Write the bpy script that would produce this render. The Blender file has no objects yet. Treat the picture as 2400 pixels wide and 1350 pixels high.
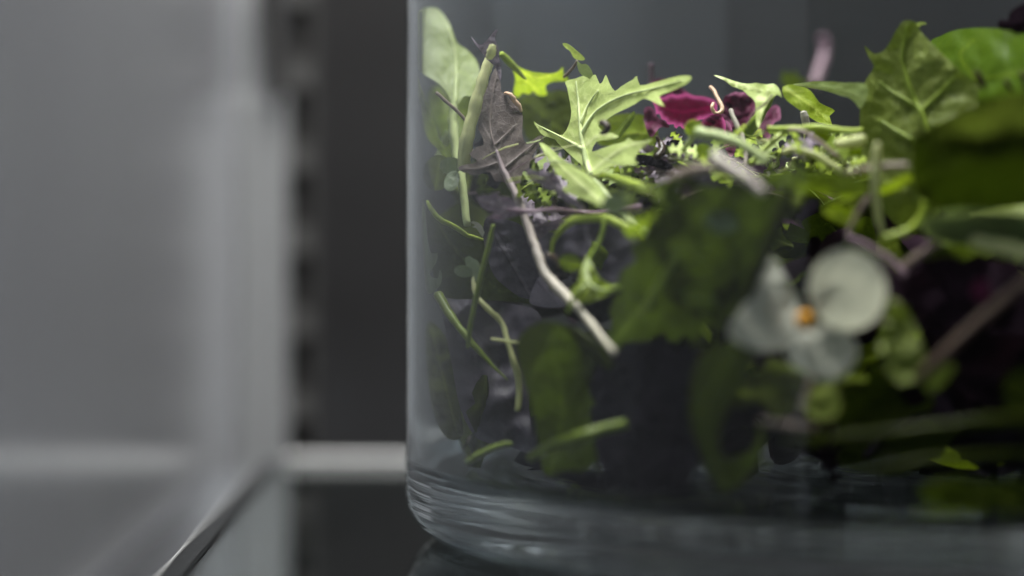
import bpy, bmesh, math, random
import numpy as np
from mathutils import Vector, noise, Matrix
from mathutils.geometry import delaunay_2d_cdt

random.seed(7); np.random.seed(7)
C = bpy.context.scene.collection
S = bpy.context.scene
mm = 0.001
F_PX = 7000.0            # focal length in photo pixels (photo 2400 px wide)
CAM_H = 44.7             # camera height over the shelf in mm
HOR = 440.0              # horizon row
JX, JY, JR, JT = 61.3, 383.0, 75.0, 1.3   # jar centre, outer radius, wall thickness (mm)
JI = JR - JT
FLOOR = 8.9             # thickness of the jar's base

# ---------------------------------------------------------------- camera
cam_d = bpy.data.cameras.new('camera'); cam = bpy.data.objects.new('camera', cam_d); C.objects.link(cam)
cam.location = (0, 0, CAM_H*mm); cam.rotation_euler = (math.radians(90), 0, 0)
cam_d.sensor_width = 36; cam_d.lens = 36*F_PX/2400
cam_d.shift_y = (HOR-675)/2400
cam_d.clip_start = 0.01; cam_d.clip_end = 20
cam_d.dof.use_dof = True; cam_d.dof.focus_distance = 0.365; cam_d.dof.aperture_fstop = 7.0
S.camera = cam

# ---------------------------------------------------------------- light
W = bpy.data.worlds.new('World'); S.world = W; W.use_nodes = True
W.node_tree.nodes['Background'].inputs[0].default_value = (0.9, 0.95, 1.0, 1)
W.node_tree.nodes['Background'].inputs[1].default_value = 0.010
def area(name, loc, target, sx, sy, power, col=(1, 1, 1)):
    l = bpy.data.lights.new(name, 'AREA'); l.shape = 'RECTANGLE'; l.size = sx; l.size_y = sy; l.energy = power; l.color = col
    o = bpy.data.objects.new(name, l); C.objects.link(o); o.location = loc
    o.rotation_euler = (Vector(target)-Vector(loc)).to_track_quat('-Z', 'Y').to_euler()
    return o
area('cabinet_lamp', (0.000, 0.412, 0.33), (0.03, 0.385, 0.03), 0.12, 0.10, 4.3, (1.0, 0.975, 0.93))
area('base_streak_fill', (0.30, -0.35, -0.12), (0.0, 0.38, 0.0), 0.30, 0.14, 1.1, (0.90, 0.95, 1.0))  # added fill with no visible source, draws streaks in the jar's base
area('room_window', (-0.45, -0.85, 0.50), (0.05, 0.33, 0.02), 0.60, 0.50, 5.0, (0.86, 0.94, 1.0))
S.view_settings.view_transform = 'Standard'; S.view_settings.look = 'None'
S.view_settings.exposure = -0.1; S.view_settings.gamma = 1.0
S.cycles.max_bounces = 20; S.cycles.transmission_bounces = 18; S.cycles.glossy_bounces = 8; S.cycles.diffuse_bounces = 5
S.cycles.transparent_max_bounces = 12
S.cycles.caustics_refractive = True; S.cycles.caustics_reflective = True
S.cycles.blur_glossy = 0.5; S.cycles.sample_clamp_indirect = 3.0
S.cycles.use_denoising = True

# ---------------------------------------------------------------- tracing a picture ray through the jar's wall
IOR = 1.43
def _hit(o, d, r, far=False):
    ox, oy = o[0]-JX, o[1]-JY
    a = d[0]**2+d[1]**2; b = 2*(ox*d[0]+oy*d[1]); c = ox*ox+oy*oy-r*r
    D = b*b-4*a*c
    if D < 0: return None
    s = math.sqrt(D)
    return (-b+(s if far else -s))/(2*a)
def _refr(d, n, eta):
    c = -d.dot(n); k = 1-eta*eta*(1-c*c)
    if k < 0: return None
    return (d*eta + n*(eta*c-math.sqrt(k))).normalized()
PXMIN = None
def trace(px, py, Z):
    """point at depth Z (mm) seen at photo pixel (px,py) through the glass"""
    px = max(px, PXMIN) if PXMIN else px
    o = Vector((0, 0, CAM_H)); d = Vector(((px-1200)/F_PX, 1, (HOR-py)/F_PX)).normalized()
    t = _hit(o, d, JR)
    if t is None: return None
    p = o+d*t; n = Vector((p.x-JX, p.y-JY, 0)).normalized()
    d = _refr(d, n, 1/IOR)
    t = _hit(p, d, JI)
    if t is None: return None
    p = p+d*t; n = Vector((p.x-JX, p.y-JY, 0)).normalized()
    d = _refr(d, n, IOR)
    if d is None: return None
    t = (Z-p.y)/d.y
    tf = _hit(p, d, JI-0.9, True)
    tn = _hit(p, d, JI-0.9)
    if tf is None: t = 0.4
    else: t = min(max(t, tn), tf)
    q = p+d*t
    if q.z < FLOOR+0.5: q.z = FLOOR+0.5
    return q
for _x in range(940, 1100):
    if trace(_x, 500, 370) is not None:
        PXMIN = _x+6; break
print('PXMIN', PXMIN)
def P(px, py, Z): return trace(px, py, Z)*mm
def Q(px, py, Z): return Vector(((px-1200)*Z/F_PX, Z, CAM_H+(HOR-py)*Z/F_PX))*mm   # outside the jar

# ---------------------------------------------------------------- object helpers
def link(o, parent=None):
    C.objects.link(o)
    if parent: o.parent = parent
    return o
def tag(o, label, cat, group=None, kind=None):
    if label: o['label'] = label
    if cat: o['category'] = cat
    if group: o['group'] = group
    if kind: o['kind'] = kind
    return o
def mesh_obj(name, verts, faces, mat, parent=None, smooth=True, attrs=None, base=None):
    me = bpy.data.meshes.new(name); 
    if base is not None: verts = [Vector(v)-base for v in verts]
    me.from_pydata([tuple(v) for v in verts], [], faces)
    if smooth: me.polygons.foreach_set('use_smooth', [True]*len(me.polygons))
    for k, arr in (attrs or {}).items():
        a = me.attributes.new(k, 'FLOAT', 'POINT'); a.data.foreach_set('value', np.asarray(arr, dtype=np.float32))
    for m in (mat if isinstance(mat, (list, tuple)) else [mat]): me.materials.append(m)
    me.update()
    o = bpy.data.objects.new(name, me)
    if base is not None and parent is None: o.location = base
    return link(o, parent)
def box(name, x0, x1, y0, y1, z0, z1, mat, parent=None, bev=0.0):
    bm = bmesh.new(); bmesh.ops.create_cube(bm, size=1)
    for v in bm.verts:
        v.co = Vector(((x0+x1)/2+v.co.x*(x1-x0), (y0+y1)/2+v.co.y*(y1-y0), (z0+z1)/2+v.co.z*(z1-z0)))*mm
    if bev: bmesh.ops.bevel(bm, geom=bm.edges[:], offset=bev*mm, segments=3, profile=0.6, affect='EDGES')
    me = bpy.data.meshes.new(name); bm.to_mesh(me); bm.free(); me.materials.append(mat)
    return link(bpy.data.objects.new(name, me), parent)
def empty(name, loc, label, cat, group=None):
    o = bpy.data.objects.new(name, None); o.location = loc; C.objects.link(o); o.empty_display_size = 0.005
    return tag(o, label, cat, group)

# ---------------------------------------------------------------- materials
def new_mat(name):
    m = bpy.data.materials.new(name); m.use_nodes = True; nt = m.node_tree; nt.nodes.clear()
    return m, nt, nt.nodes, nt.links
def glass_mat(name, col=(0.97, 0.99, 0.98), ior=IOR, rough=0.0, bump=None):
    m, nt, N, L = new_mat(name)
    out = N.new('ShaderNodeOutputMaterial'); g = N.new('ShaderNodeBsdfGlass')
    g.inputs['Color'].default_value = (*col, 1); g.inputs['IOR'].default_value = ior; g.inputs['Roughness'].default_value = rough
    L.new(g.outputs[0], out.inputs[0])
    if bump:
        bump(N, L, g)
    return m
def jar_bump(N, L, g):
    # drawn ripples in the thick cast base only: waves in height, stretched round the circumference
    tc = N.new('ShaderNodeTexCoord'); sp = N.new('ShaderNodeSeparateXYZ'); L.new(tc.outputs['Object'], sp.inputs[0])
    at = N.new('ShaderNodeMath'); at.operation = 'ARCTAN2'; L.new(sp.outputs[1], at.inputs[0]); L.new(sp.outputs[0], at.inputs[1])
    cb = N.new('ShaderNodeCombineXYZ'); rl = N.new('ShaderNodeVectorMath'); rl.operation = 'LENGTH'
    xy = N.new('ShaderNodeCombineXYZ'); L.new(sp.outputs[0], xy.inputs[0]); L.new(sp.outputs[1], xy.inputs[1]); L.new(xy.outputs[0], rl.inputs[0])
    mr0 = N.new('ShaderNodeMath'); mr0.operation = 'MULTIPLY'; mr0.inputs[1].default_value = 480; L.new(rl.outputs['Value'], mr0.inputs[0]); L.new(mr0.outputs[0], cb.inputs[1])
    ma = N.new('ShaderNodeMath'); ma.operation = 'MULTIPLY'; ma.inputs[1].default_value = 0.9; L.new(at.outputs[0], ma.inputs[0])
    mz = N.new('ShaderNodeMath'); mz.operation = 'MULTIPLY'; mz.inputs[1].default_value = 1000; L.new(sp.outputs[2], mz.inputs[0])
    L.new(ma.outputs[0], cb.inputs[0]); L.new(mz.outputs[0], cb.inputs[2])
    nz = N.new('ShaderNodeTexNoise'); nz.inputs['Scale'].default_value = 1.0; nz.inputs['Detail'].default_value = 1.5
    L.new(cb.outputs[0], nz.inputs['Vector'])
    # strength fades with height
    mr = N.new('ShaderNodeMapRange'); mr.inputs['From Min'].default_value = 0.0080; mr.inputs['From Max'].default_value = 0.011
    mr.inputs['To Min'].default_value = 0.28; mr.inputs['To Max'].default_value = 0.0; L.new(sp.outputs[2], mr.inputs['Value'])
    b = N.new('ShaderNodeBump'); b.inputs['Distance'].default_value = 0.0009
    L.new(mr.outputs[0], b.inputs['Strength']); L.new(nz.outputs[0], b.inputs['Height']); L.new(b.outputs[0], g.inputs['Normal'])
M_GLASS = glass_mat('jar glass', (0.955, 0.975, 0.98), bump=jar_bump)
M_SHELF = glass_mat('shelf glass', (0.86, 0.885, 0.88), 1.5)

def metal_mat(name, col, rough, metallic=1.0, streak=0.12, scale=(900, 900, 9), bump=0.02):
    m, nt, N, L = new_mat(name)
    out = N.new('ShaderNodeOutputMaterial'); b = N.new('ShaderNodeBsdfPrincipled'); L.new(b.outputs[0], out.inputs[0])
    b.inputs['Metallic'].default_value = metallic
    tc = N.new('ShaderNodeTexCoord'); mp = N.new('ShaderNodeMapping'); mp.inputs['Scale'].default_value = scale
    L.new(tc.outputs['Object'], mp.inputs[0])
    nz = N.new('ShaderNodeTexNoise'); nz.inputs['Scale'].default_value = 1; nz.inputs['Detail'].default_value = 4; L.new(mp.outputs[0], nz.inputs['Vector'])
    cr = N.new('ShaderNodeMapRange'); cr.inputs['To Min'].default_value = 1-streak; cr.inputs['To Max'].default_value = 1+streak; L.new(nz.outputs[0], cr.inputs[0])
    vm = N.new('ShaderNodeVectorMath'); vm.operation = 'SCALE'; vm.inputs[0].default_value = col; L.new(cr.outputs[0], vm.inputs['Scale'])
    L.new(vm.outputs[0], b.inputs['Base Color'])
    rr = N.new('ShaderNodeMapRange'); rr.inputs['To Min'].default_value = rough*0.8; rr.inputs['To Max'].default_value = rough*1.2; L.new(nz.outputs[0], rr.inputs[0]); L.new(rr.outputs[0], b.inputs['Roughness'])
    bp = N.new('ShaderNodeBump'); bp.inputs['Strength'].default_value = bump; bp.inputs['Distance'].default_value = 0.0005; L.new(nz.outputs[0], bp.inputs['Height']); L.new(bp.outputs[0], b.inputs['Normal'])
    return m
M_WALL = metal_mat('brushed side wall', (0.53, 0.545, 0.59), 0.16, 0.5, 0.07, (60, 9, 9), 0.0)
M_BACK = metal_mat('dull steel back wall', (0.019, 0.019, 0.020), 0.38, 0.3, 0.10, (14, 14, 26))
M_BRACKET = metal_mat('satin steel', (0.36, 0.37, 0.38), 0.33, 0.5, 0.05)
M_RAIL = metal_mat('dark steel rail', (0.055, 0.055, 0.055), 0.5, 0.1, 0.05)
M_BLACK = metal_mat('black recess', (0.006, 0.006, 0.006), 0.8, 0.0, 0.0)
M_EDGE = metal_mat('dark glossy edge trim', (0.012, 0.013, 0.014), 0.3, 0.0, 0.03)
M_EDGE.node_tree.nodes['Principled BSDF'].inputs['Specular IOR Level'].default_value = 0.03
M_TRIM = metal_mat('light trim', (0.24, 0.245, 0.25), 0.45, 0.1, 0.03)

def leaf_mat(name, col, vein, col2=None, trans=0.35, rough=0.42, spec=0.12, edge=None, edge_w=0.0, bump=0.22, tcol=None, nscale=260):
    """col: blade, col2: mottling, vein: vein colour; 'vein' and 'rim' are vertex attributes"""
    m, nt, N, L = new_mat(name)
    out = N.new('ShaderNodeOutputMaterial'); b = N.new('ShaderNodeBsdfPrincipled')
    col2 = tuple(0.5*(a+b) for a, b in zip(col, col2 or tuple(c*0.7 for c in col)))
    tc = N.new('ShaderNodeTexCoord')
    nz = N.new('ShaderNodeTexNoise'); nz.inputs['Scale'].default_value = nscale; nz.inputs['Detail'].default_value = 5; nz.inputs['Roughness'].default_value = 0.62
    L.new(tc.outputs['Object'], nz.inputs['Vector'])
    vo = N.new('ShaderNodeTexVoronoi'); vo.feature = 'DISTANCE_TO_EDGE'; vo.inputs['Scale'].default_value = 1100; L.new(tc.outputs['Object'], vo.inputs['Vector'])
    vr = N.new('ShaderNodeMapRange'); vr.inputs['From Min'].default_value = 0.0; vr.inputs['From Max'].default_value = 0.09
    vr.inputs['To Min'].default_value = 0.28; vr.inputs['To Max'].default_value = 0.0; L.new(vo.outputs[0], vr.inputs[0])
    r = N.new('ShaderNodeMapRange'); r.inputs['From Min'].default_value = 0.36; r.inputs['From Max'].default_value = 0.66; L.new(nz.outputs[0], r.inputs[0])
    mx = N.new('ShaderNodeMix'); mx.data_type = 'RGBA'; mx.inputs[6].default_value = (*col, 1); mx.inputs[7].default_value = (*col2, 1); L.new(r.outputs[0], mx.inputs[0])
    va = N.new('ShaderNodeAttribute'); va.attribute_name = 'vein'
    ad = N.new('ShaderNodeMath'); ad.operation = 'ADD'; ad.use_clamp = True; L.new(va.outputs['Fac'], ad.inputs[0]); L.new(vr.outputs[0], ad.inputs[1])
    mv = N.new('ShaderNodeMix'); mv.data_type = 'RGBA'; mv.inputs[7].default_value = (*vein, 1); L.new(ad.outputs[0], mv.inputs[0]); L.new(mx.outputs[2], mv.inputs[6])
    last = mv.outputs[2]
    if edge:
        ra = N.new('ShaderNodeAttribute'); ra.attribute_name = 'rim'
        rn = N.new('ShaderNodeMath'); rn.operation = 'MULTIPLY_ADD'; rn.use_clamp = True; rn.inputs[1].default_value = 0.45
        nn = N.new('ShaderNodeMath'); nn.operation = 'MULTIPLY_ADD'; nn.inputs[1].default_value = 0.8; nn.inputs[2].default_value = -0.4; L.new(nz.outputs[0], nn.inputs[0])
        rq = N.new('ShaderNodeMath'); rq.operation = 'MULTIPLY'; L.new(ra.outputs['Fac'], rq.inputs[0]); L.new(nn.outputs[0], rq.inputs[1])
        L.new(ra.outputs['Fac'], rn.inputs[0]); L.new(rq.outputs[0], rn.inputs[2])
        me = N.new('ShaderNodeMix'); me.data_type = 'RGBA'; me.inputs[7].default_value = (*edge, 1); L.new(rn.outputs[0], me.inputs[0]); L.new(last, me.inputs[6]); last = me.outputs[2]
    L.new(last, b.inputs['Base Color']); b.inputs['Roughness'].default_value = rough; b.inputs['Specular IOR Level'].default_value = spec
    h = N.new('ShaderNodeMath'); h.operation = 'MULTIPLY_ADD'; h.inputs[1].default_value = 0.5; L.new(ad.outputs[0], h.inputs[0]); L.new(nz.outputs[0], h.inputs[2])
    bp = N.new('ShaderNodeBump'); bp.inputs['Strength'].default_value = bump; bp.inputs['Distance'].default_value = 0.0006; L.new(h.outputs[0], bp.inputs['Height']); L.new(bp.outputs[0], b.inputs['Normal'])
    t = N.new('ShaderNodeBsdfTranslucent'); 
    g = N.new('ShaderNodeMix'); g.data_type = 'RGBA'; g.blend_type = 'MULTIPLY'; g.inputs[0].default_value = 1.0
    g.inputs[7].default_value = (*(tcol or (1.25, 1.25, 0.55)), 1); L.new(last, g.inputs[6]); L.new(g.outputs[2], t.inputs[0])
    ms = N.new('ShaderNodeMixShader'); ms.inputs[0].default_value = trans; L.new(b.outputs[0], ms.inputs[1]); L.new(t.outputs[0], ms.inputs[2])
    L.new(ms.outputs[0], out.inputs[0])
    return m
def stem_mat(name, c1, c2, rough=0.35, spec=0.15, trans=0.15):
    """c1 near the base of the tube ('along'=0), c2 at its end"""
    m, nt, N, L = new_mat(name)
    out = N.new('ShaderNodeOutputMaterial'); b = N.new('ShaderNodeBsdfPrincipled')
    a = N.new('ShaderNodeAttribute'); a.attribute_name = 'along'
    tc = N.new('ShaderNodeTexCoord'); nz = N.new('ShaderNodeTexNoise'); nz.inputs['Scale'].default_value = 500; nz.inputs['Detail'].default_value = 4
    L.new(tc.outputs['Object'], nz.inputs['Vector'])
    mx = N.new('ShaderNodeMix'); mx.data_type = 'RGBA'; mx.inputs[6].default_value = (*c1, 1); mx.inputs[7].default_value = (*c2, 1); L.new(a.outputs['Fac'], mx.inputs[0])
    st = N.new('ShaderNodeAttribute'); st.attribute_name = 'ridge'
    f = N.new('ShaderNodeMath'); f.operation = 'MULTIPLY_ADD'; f.inputs[1].default_value = 0.7; f.inputs[2].default_value = 0.62; L.new(nz.outputs[0], f.inputs[0])
    f2 = N.new('ShaderNodeMath'); f2.operation = 'MULTIPLY_ADD'; f2.inputs[1].default_value = -0.22; L.new(st.outputs['Fac'], f2.inputs[0]); L.new(f.outputs[0], f2.inputs[2])
    vm = N.new('ShaderNodeVectorMath'); vm.operation = 'SCALE'; L.new(mx.outputs[2], vm.inputs[0]); L.new(f2.outputs[0], vm.inputs['Scale'])
    L.new(vm.outputs[0], b.inputs['Base Color']); b.inputs['Roughness'].default_value = rough; b.inputs['Specular IOR Level'].default_value = spec
    bp = N.new('ShaderNodeBump'); bp.inputs['Strength'].default_value = 0.25; bp.inputs['Distance'].default_value = 0.0004; L.new(nz.outputs[0], bp.inputs['Height']); L.new(bp.outputs[0], b.inputs['Normal'])
    t = N.new('ShaderNodeBsdfTranslucent'); L.new(vm.outputs[0], t.inputs[0])
    ms = N.new('ShaderNodeMixShader'); ms.inputs[0].default_value = trans; L.new(b.outputs[0], ms.inputs[1]); L.new(t.outputs[0], ms.inputs[2]); L.new(ms.outputs[0], out.inputs[0])
    return m

LM = dict(
    pale   = leaf_mat('pale green underside', (0.47, 0.56, 0.20), (0.70, 0.76, 0.38), (0.40, 0.50, 0.14), trans=0.42),
    sage   = leaf_mat('soft sage blade', (0.24, 0.30, 0.11), (0.36, 0.43, 0.18), (0.20, 0.26, 0.085), trans=0.4),
    grey   = leaf_mat('grey green blade', (0.11, 0.15, 0.085), (0.17, 0.21, 0.13), (0.09, 0.12, 0.065)),
    lime   = leaf_mat('yellow green blade', (0.20, 0.27, 0.016), (0.38, 0.45, 0.08), (0.15, 0.22, 0.011), trans=0.5, spec=0.09),
    mid    = leaf_mat('mid green blade', (0.10, 0.14, 0.007), (0.19, 0.25, 0.04), (0.065, 0.11, 0.007), trans=0.45, spec=0.10),
    deep   = leaf_mat('deep green blade', (0.028, 0.037, 0.004), (0.065, 0.083, 0.013), (0.020, 0.028, 0.002), trans=0.16, tcol=(0.9, 1.1, 0.4), spec=0.0, rough=0.55),
    olive  = leaf_mat('olive spinach blade', (0.115, 0.14, 0.028), (0.18, 0.22, 0.05), (0.075, 0.10, 0.015), trans=0.22, tcol=(1.0, 1.15, 0.4), rough=0.45, spec=0.09, bump=0.4),
    browny = leaf_mat('purple brown mustard blade', (0.085, 0.068, 0.062), (0.20, 0.17, 0.165), (0.050, 0.036, 0.040), rough=0.6, spec=0.04, trans=0.3, tcol=(1.1, 0.9, 0.8), bump=0.4, nscale=420),
    violet = leaf_mat('violet mizuna blade', (0.13, 0.105, 0.135), (0.26, 0.22, 0.25), (0.09, 0.07, 0.095), trans=0.25, tcol=(1.0, 0.8, 0.9)),
    plum   = leaf_mat('plum black blade', (0.011, 0.0095, 0.0135), (0.020, 0.017, 0.023), (0.008, 0.007, 0.010), trans=0.15, tcol=(1, .8, .9), spec=0.0, rough=0.5, bump=0.1),
    fern   = leaf_mat('dull fern green blade', (0.048, 0.062, 0.007), (0.10, 0.125, 0.024), (0.028, 0.040, 0.004), trans=0.25, tcol=(0.9, 1.1, 0.4), spec=0.0, rough=0.55),
    vivid  = leaf_mat('vivid green blade', (0.065, 0.115, 0.003), (0.12, 0.17, 0.010), (0.045, 0.09, 0.002), trans=0.5, tcol=(1.1, 1.3, 0.2), spec=0.1),
    slate  = leaf_mat('slate purple blade', (0.050, 0.045, 0.062), (0.085, 0.075, 0.095), (0.036, 0.032, 0.046), trans=0.15, tcol=(1, .8, .9), spec=0.12, rough=0.5, bump=0.12),
    black  = leaf_mat('near black basil blade', (0.010, 0.006, 0.009), (0.018, 0.011, 0.016), (0.008, 0.004, 0.006), trans=0.12, tcol=(1, .7, .7), spec=0.0, rough=0.55),
    magenta= leaf_mat('magenta velvet petal', (0.026, 0.0002, 0.005), (0.06, 0.001, 0.016), (0.012, 0.0001, 0.002), trans=0.2, rough=0.8, spec=0.0, edge=(0.36, 0.07, 0.20), tcol=(1.3, .8, 1.0)),
    wine   = leaf_mat('dark wine petal', (0.045, 0.003, 0.017), (0.09, 0.012, 0.04), (0.03, 0.002, 0.011), trans=0.25, rough=0.6, spec=0.06, edge=(0.22, 0.07, 0.14), tcol=(1.3, .8, 1.0)),
    petal  = leaf_mat('white viola petal', (0.38, 0.38, 0.32), (0.42, 0.41, 0.35), (0.33, 0.335, 0.28), trans=0.4, rough=0.55, spec=0.07, bump=0.2, tcol=(1, 1, .9)),
)
SM = dict(
    veinmauve = stem_mat('mauve vein', (0.26, 0.21, 0.20), (0.15, 0.115, 0.105)),
    veinpale = stem_mat('pale green vein', (0.66, 0.74, 0.38), (0.55, 0.64, 0.28)),
    cream = stem_mat('cream stem', (0.66, 0.63, 0.47), (0.60, 0.58, 0.44)),
    white = stem_mat('pinkish white stem', (0.54, 0.50, 0.43), (0.46, 0.39, 0.36)),
    mustard = stem_mat('white to mauve mustard stem', (0.28, 0.22, 0.24), (0.56, 0.52, 0.41)),
    pale  = stem_mat('pale green stem', (0.44, 0.52, 0.24), (0.50, 0.57, 0.27)),
    celery= stem_mat('pale yellow green cut stem', (0.66, 0.67, 0.36), (0.58, 0.61, 0.29), trans=0.35),
    green = stem_mat('green stem', (0.18, 0.24, 0.03), (0.15, 0.21, 0.025)),
    lime  = stem_mat('lime green stem', (0.29, 0.38, 0.035), (0.38, 0.47, 0.08)),
    olive = stem_mat('olive stem', (0.026, 0.034, 0.002), (0.022, 0.030, 0.001), spec=0.04),
    tan   = stem_mat('tan stem', (0.27, 0.21, 0.17), (0.24, 0.185, 0.15)),
    mauve = stem_mat('mauve stem', (0.20, 0.13, 0.17), (0.25, 0.17, 0.20)),
    brown = stem_mat('brown stem', (0.11, 0.075, 0.055), (0.09, 0.06, 0.045)),
    filament = stem_mat('tan filament', (0.60, 0.40, 0.28), (0.66, 0.48, 0.34)),
    hull  = stem_mat('dark seed hull', (0.045, 0.028, 0.018), (0.03, 0.02, 0.012), trans=0.0),
    orange= stem_mat('orange flower eye', (0.62, 0.24, 0.01), (0.66, 0.30, 0.015), trans=0.1),
)

# ---------------------------------------------------------------- shaping helpers
def catmull(pts, n, closed=False):
    out = []; m = len(pts); pts = [np.array(p, float) for p in pts]
    rng = range(m if closed else m-1)
    for i in rng:
        if closed: p0, p1, p2, p3 = pts[i-1], pts[i], pts[(i+1) % m], pts[(i+2) % m]
        else: p0, p1, p2, p3 = pts[max(i-1, 0)], pts[i], pts[i+1], pts[min(i+2, m-1)]
        for k in range(n):
            t = k/n
            out.append(0.5*((2*p1)+(-p0+p2)*t+(2*p0-5*p1+4*p2-p3)*t*t+(-p0+3*p1-3*p2+p3)*t**3))
    if not closed: out.append(pts[-1])
    return out
def seg_dist(X, a, b):
    a = np.array(a[:2], float); b = np.array(b[:2], float); ab = b-a
    t = np.clip(((X-a)@ab)/max(ab@ab, 1e-9), 0, 1)
    return np.linalg.norm(X-(a+t[:, None]*ab), axis=1), t
def inside(poly, X):
    n = len(poly); c = np.zeros(len(X), bool); j = n-1
    for i in range(n):
        xi, yi = poly[i]; xj, yj = poly[j]
        if yi != yj:
            k = ((yi > X[:, 1]) != (yj > X[:, 1])) & (X[:, 0] < (xj-xi)*(X[:, 1]-yi)/(yj-yi)+xi)
            c ^= k
        j = i
    return c
def poly_dist(poly, X):
    d = np.full(len(X), 1e9)
    for i in range(len(poly)):
        dd, _ = seg_dist(X, poly[i-1], poly[i]); d = np.minimum(d, dd)
    return d
def depth_fn(zs):
    A = np.array(zs, float)
    if len(A) == 1: return lambda X: np.full(len(X), A[0, 2])
    if len(A) == 2:
        d = A[1, :2]-A[0, :2]; L2 = d@d
        return lambda X: A[0, 2]+np.clip(((X-A[0, :2])@d)/L2, -0.4, 1.4)*(A[1, 2]-A[0, 2])
    B = np.c_[A[:, :2]/100, np.ones(len(A))]
    if len(A) <= 4:
        s, *_ = np.linalg.lstsq(B, A[:, 2], rcond=None)
        return lambda X: np.c_[X/100, np.ones(len(X))]@s
    def f(X):
        w = np.stack([1/(np.sum((X-a[:2])**2, axis=1)+900) for a in A], 1); return (w@A[:, 2])/w.sum(1)
    return f
def blade(name, outline, mat, zs, veins=(), parent=None, base=None, vw=3.0, step=None, smooth=3, cup=0.0, ruffle=0.6, rscale=60,
          side_veins=None, serr=0.0, rim_w=6.0, seed=0, tf=None, pucker=0.25, edge_curl=0.0, ribs=None):
    tf = tf or P
    ol = [p[:2] for p in catmull(outline, smooth, True)] if smooth > 1 else [np.array(p, float) for p in outline]
    if serr:
        rs = random.Random(seed+5); ol = [p+np.array([rs.uniform(-serr, serr), rs.uniform(-serr, serr)]) for p in ol]
    ol = np.array(ol); area2 = np.sum(ol[:, 0]*np.roll(ol[:, 1], -1)-np.roll(ol[:, 0], -1)*ol[:, 1])
    if area2 < 0: ol = ol[::-1]
    lo, hi = ol.min(0), ol.max(0); step = step or max(4.5, math.sqrt(abs(area2)/2/900))
    gx = np.arange(lo[0], hi[0], step); gy = np.arange(lo[1], hi[1], step*0.87)
    G = np.array([(x+(step/2 if j % 2 else 0), y) for j, y in enumerate(gy) for x in gx])
    if len(G):
        G = G[inside(ol, G)]
        if len(G): G = G[poly_dist(ol, G) > step*0.5]
    V2 = [Vector((p[0], p[1])) for p in ol]+[Vector((p[0], p[1])) for p in G]
    n = len(ol)
    r = delaunay_2d_cdt(V2, [(i, (i+1) % n) for i in range(n)], [list(range(n))], 1, 1e-4)
    X = np.array([(v.x, v.y) for v in r[0]]); faces = [list(f) for f in r[2]]
    dz = depth_fn(zs)(X); bd = poly_dist(ol, X)
    vein = np.zeros(len(X)); vl = [list(v) for v in veins]
    if side_veins and vl:
        mid = catmull([p[:2] for p in vl[0]], 6); sv = side_veins; L = 0
        rs = random.Random(seed+11); nxt = sv[0]*0.6; sgn = 1
        for i in range(1, len(mid)):
            d = mid[i]-mid[i-1]; L += np.linalg.norm(d)
            if L > nxt:
                nxt += sv[0]*rs.uniform(0.8, 1.2)
                for sgn in (1, -1):
                    a = math.atan2(d[1], d[0])+sgn*math.radians(sv[1]*rs.uniform(.85, 1.15)); q = mid[i].copy(); pl = [q.copy()]
                    for k in range(8):
                        a -= sgn*0.05; q = q+np.array([math.cos(a), math.sin(a)])*sv[2]/8; pl.append(q.copy())
                    vl.append(pl)
    for vi, pl in enumerate(vl):
        c = catmull([p[:2] for p in pl], 4) if len(pl) < 8 else pl
        w0 = vw if vi < max(1, len(veins)) else vw*0.55
        for k in range(1, len(c)):
            dd, t = seg_dist(X, c[k-1], c[k]); w = w0*(1.1-0.7*k/len(c)); amp = 1.0 if vi < len(veins) else 0.45
            vein = np.maximum(vein, amp*np.exp(-(dd/max(w, 0.8))**2))
    if vl and cup:
        c = catmull([p[:2] for p in vl[0]], 4); md = np.full(len(X), 1e9)
        for k in range(1, len(c)):
            dd, _ = seg_dist(X, c[k-1], c[k]); md = np.minimum(md, dd)
        dz = dz+cup*(md/100)**1.6
    nz = np.array([noise.noise(Vector((x[0]/rscale, x[1]/rscale, seed*3.7)))+0.4*noise.noise(Vector((x[0]/rscale*2.6, x[1]/rscale*2.6, seed*3.7+9))) for x in X])
    nz2 = np.array([noise.noise(Vector((x[0]/16, x[1]/16, seed*1.3))) for x in X])
    dz = dz+ruffle*nz*0.75+pucker*nz2*0.35-0.22*vein
    if edge_curl: dz = dz+edge_curl*np.exp(-(bd/14)**2)
    vs = []
    for (x, y), z in zip(X, dz): vs.append(tf(x, y, z))
    rim = np.exp(-(bd/rim_w)**2)
    ob = mesh_obj(name, vs, faces, mat, parent, attrs={'vein': vein, 'rim': rim}, base=base)
    if ribs and parent is not None:      # raised veins: tapering ridges that sit on the blade
        rm, r0, r1 = ribs
        for vi, pl in enumerate(veins[:4]):
            c = catmull([p[:2] for p in pl], 4); q = []
            for k, p in enumerate(c):
                i = int(np.argmin(np.sum((X-p)**2, 1))); f = 1-k/(len(c)-1); q.append((p[0], p[1], dz[i]-0.12, (r1+(r0-r1)*f)*(1 if vi == 0 else 0.72)))
            tube('vein', q, SM[rm], parent, base, tf=tf, n=1, sides=8, flat=0.8, cap='round')
    return ob
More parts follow.
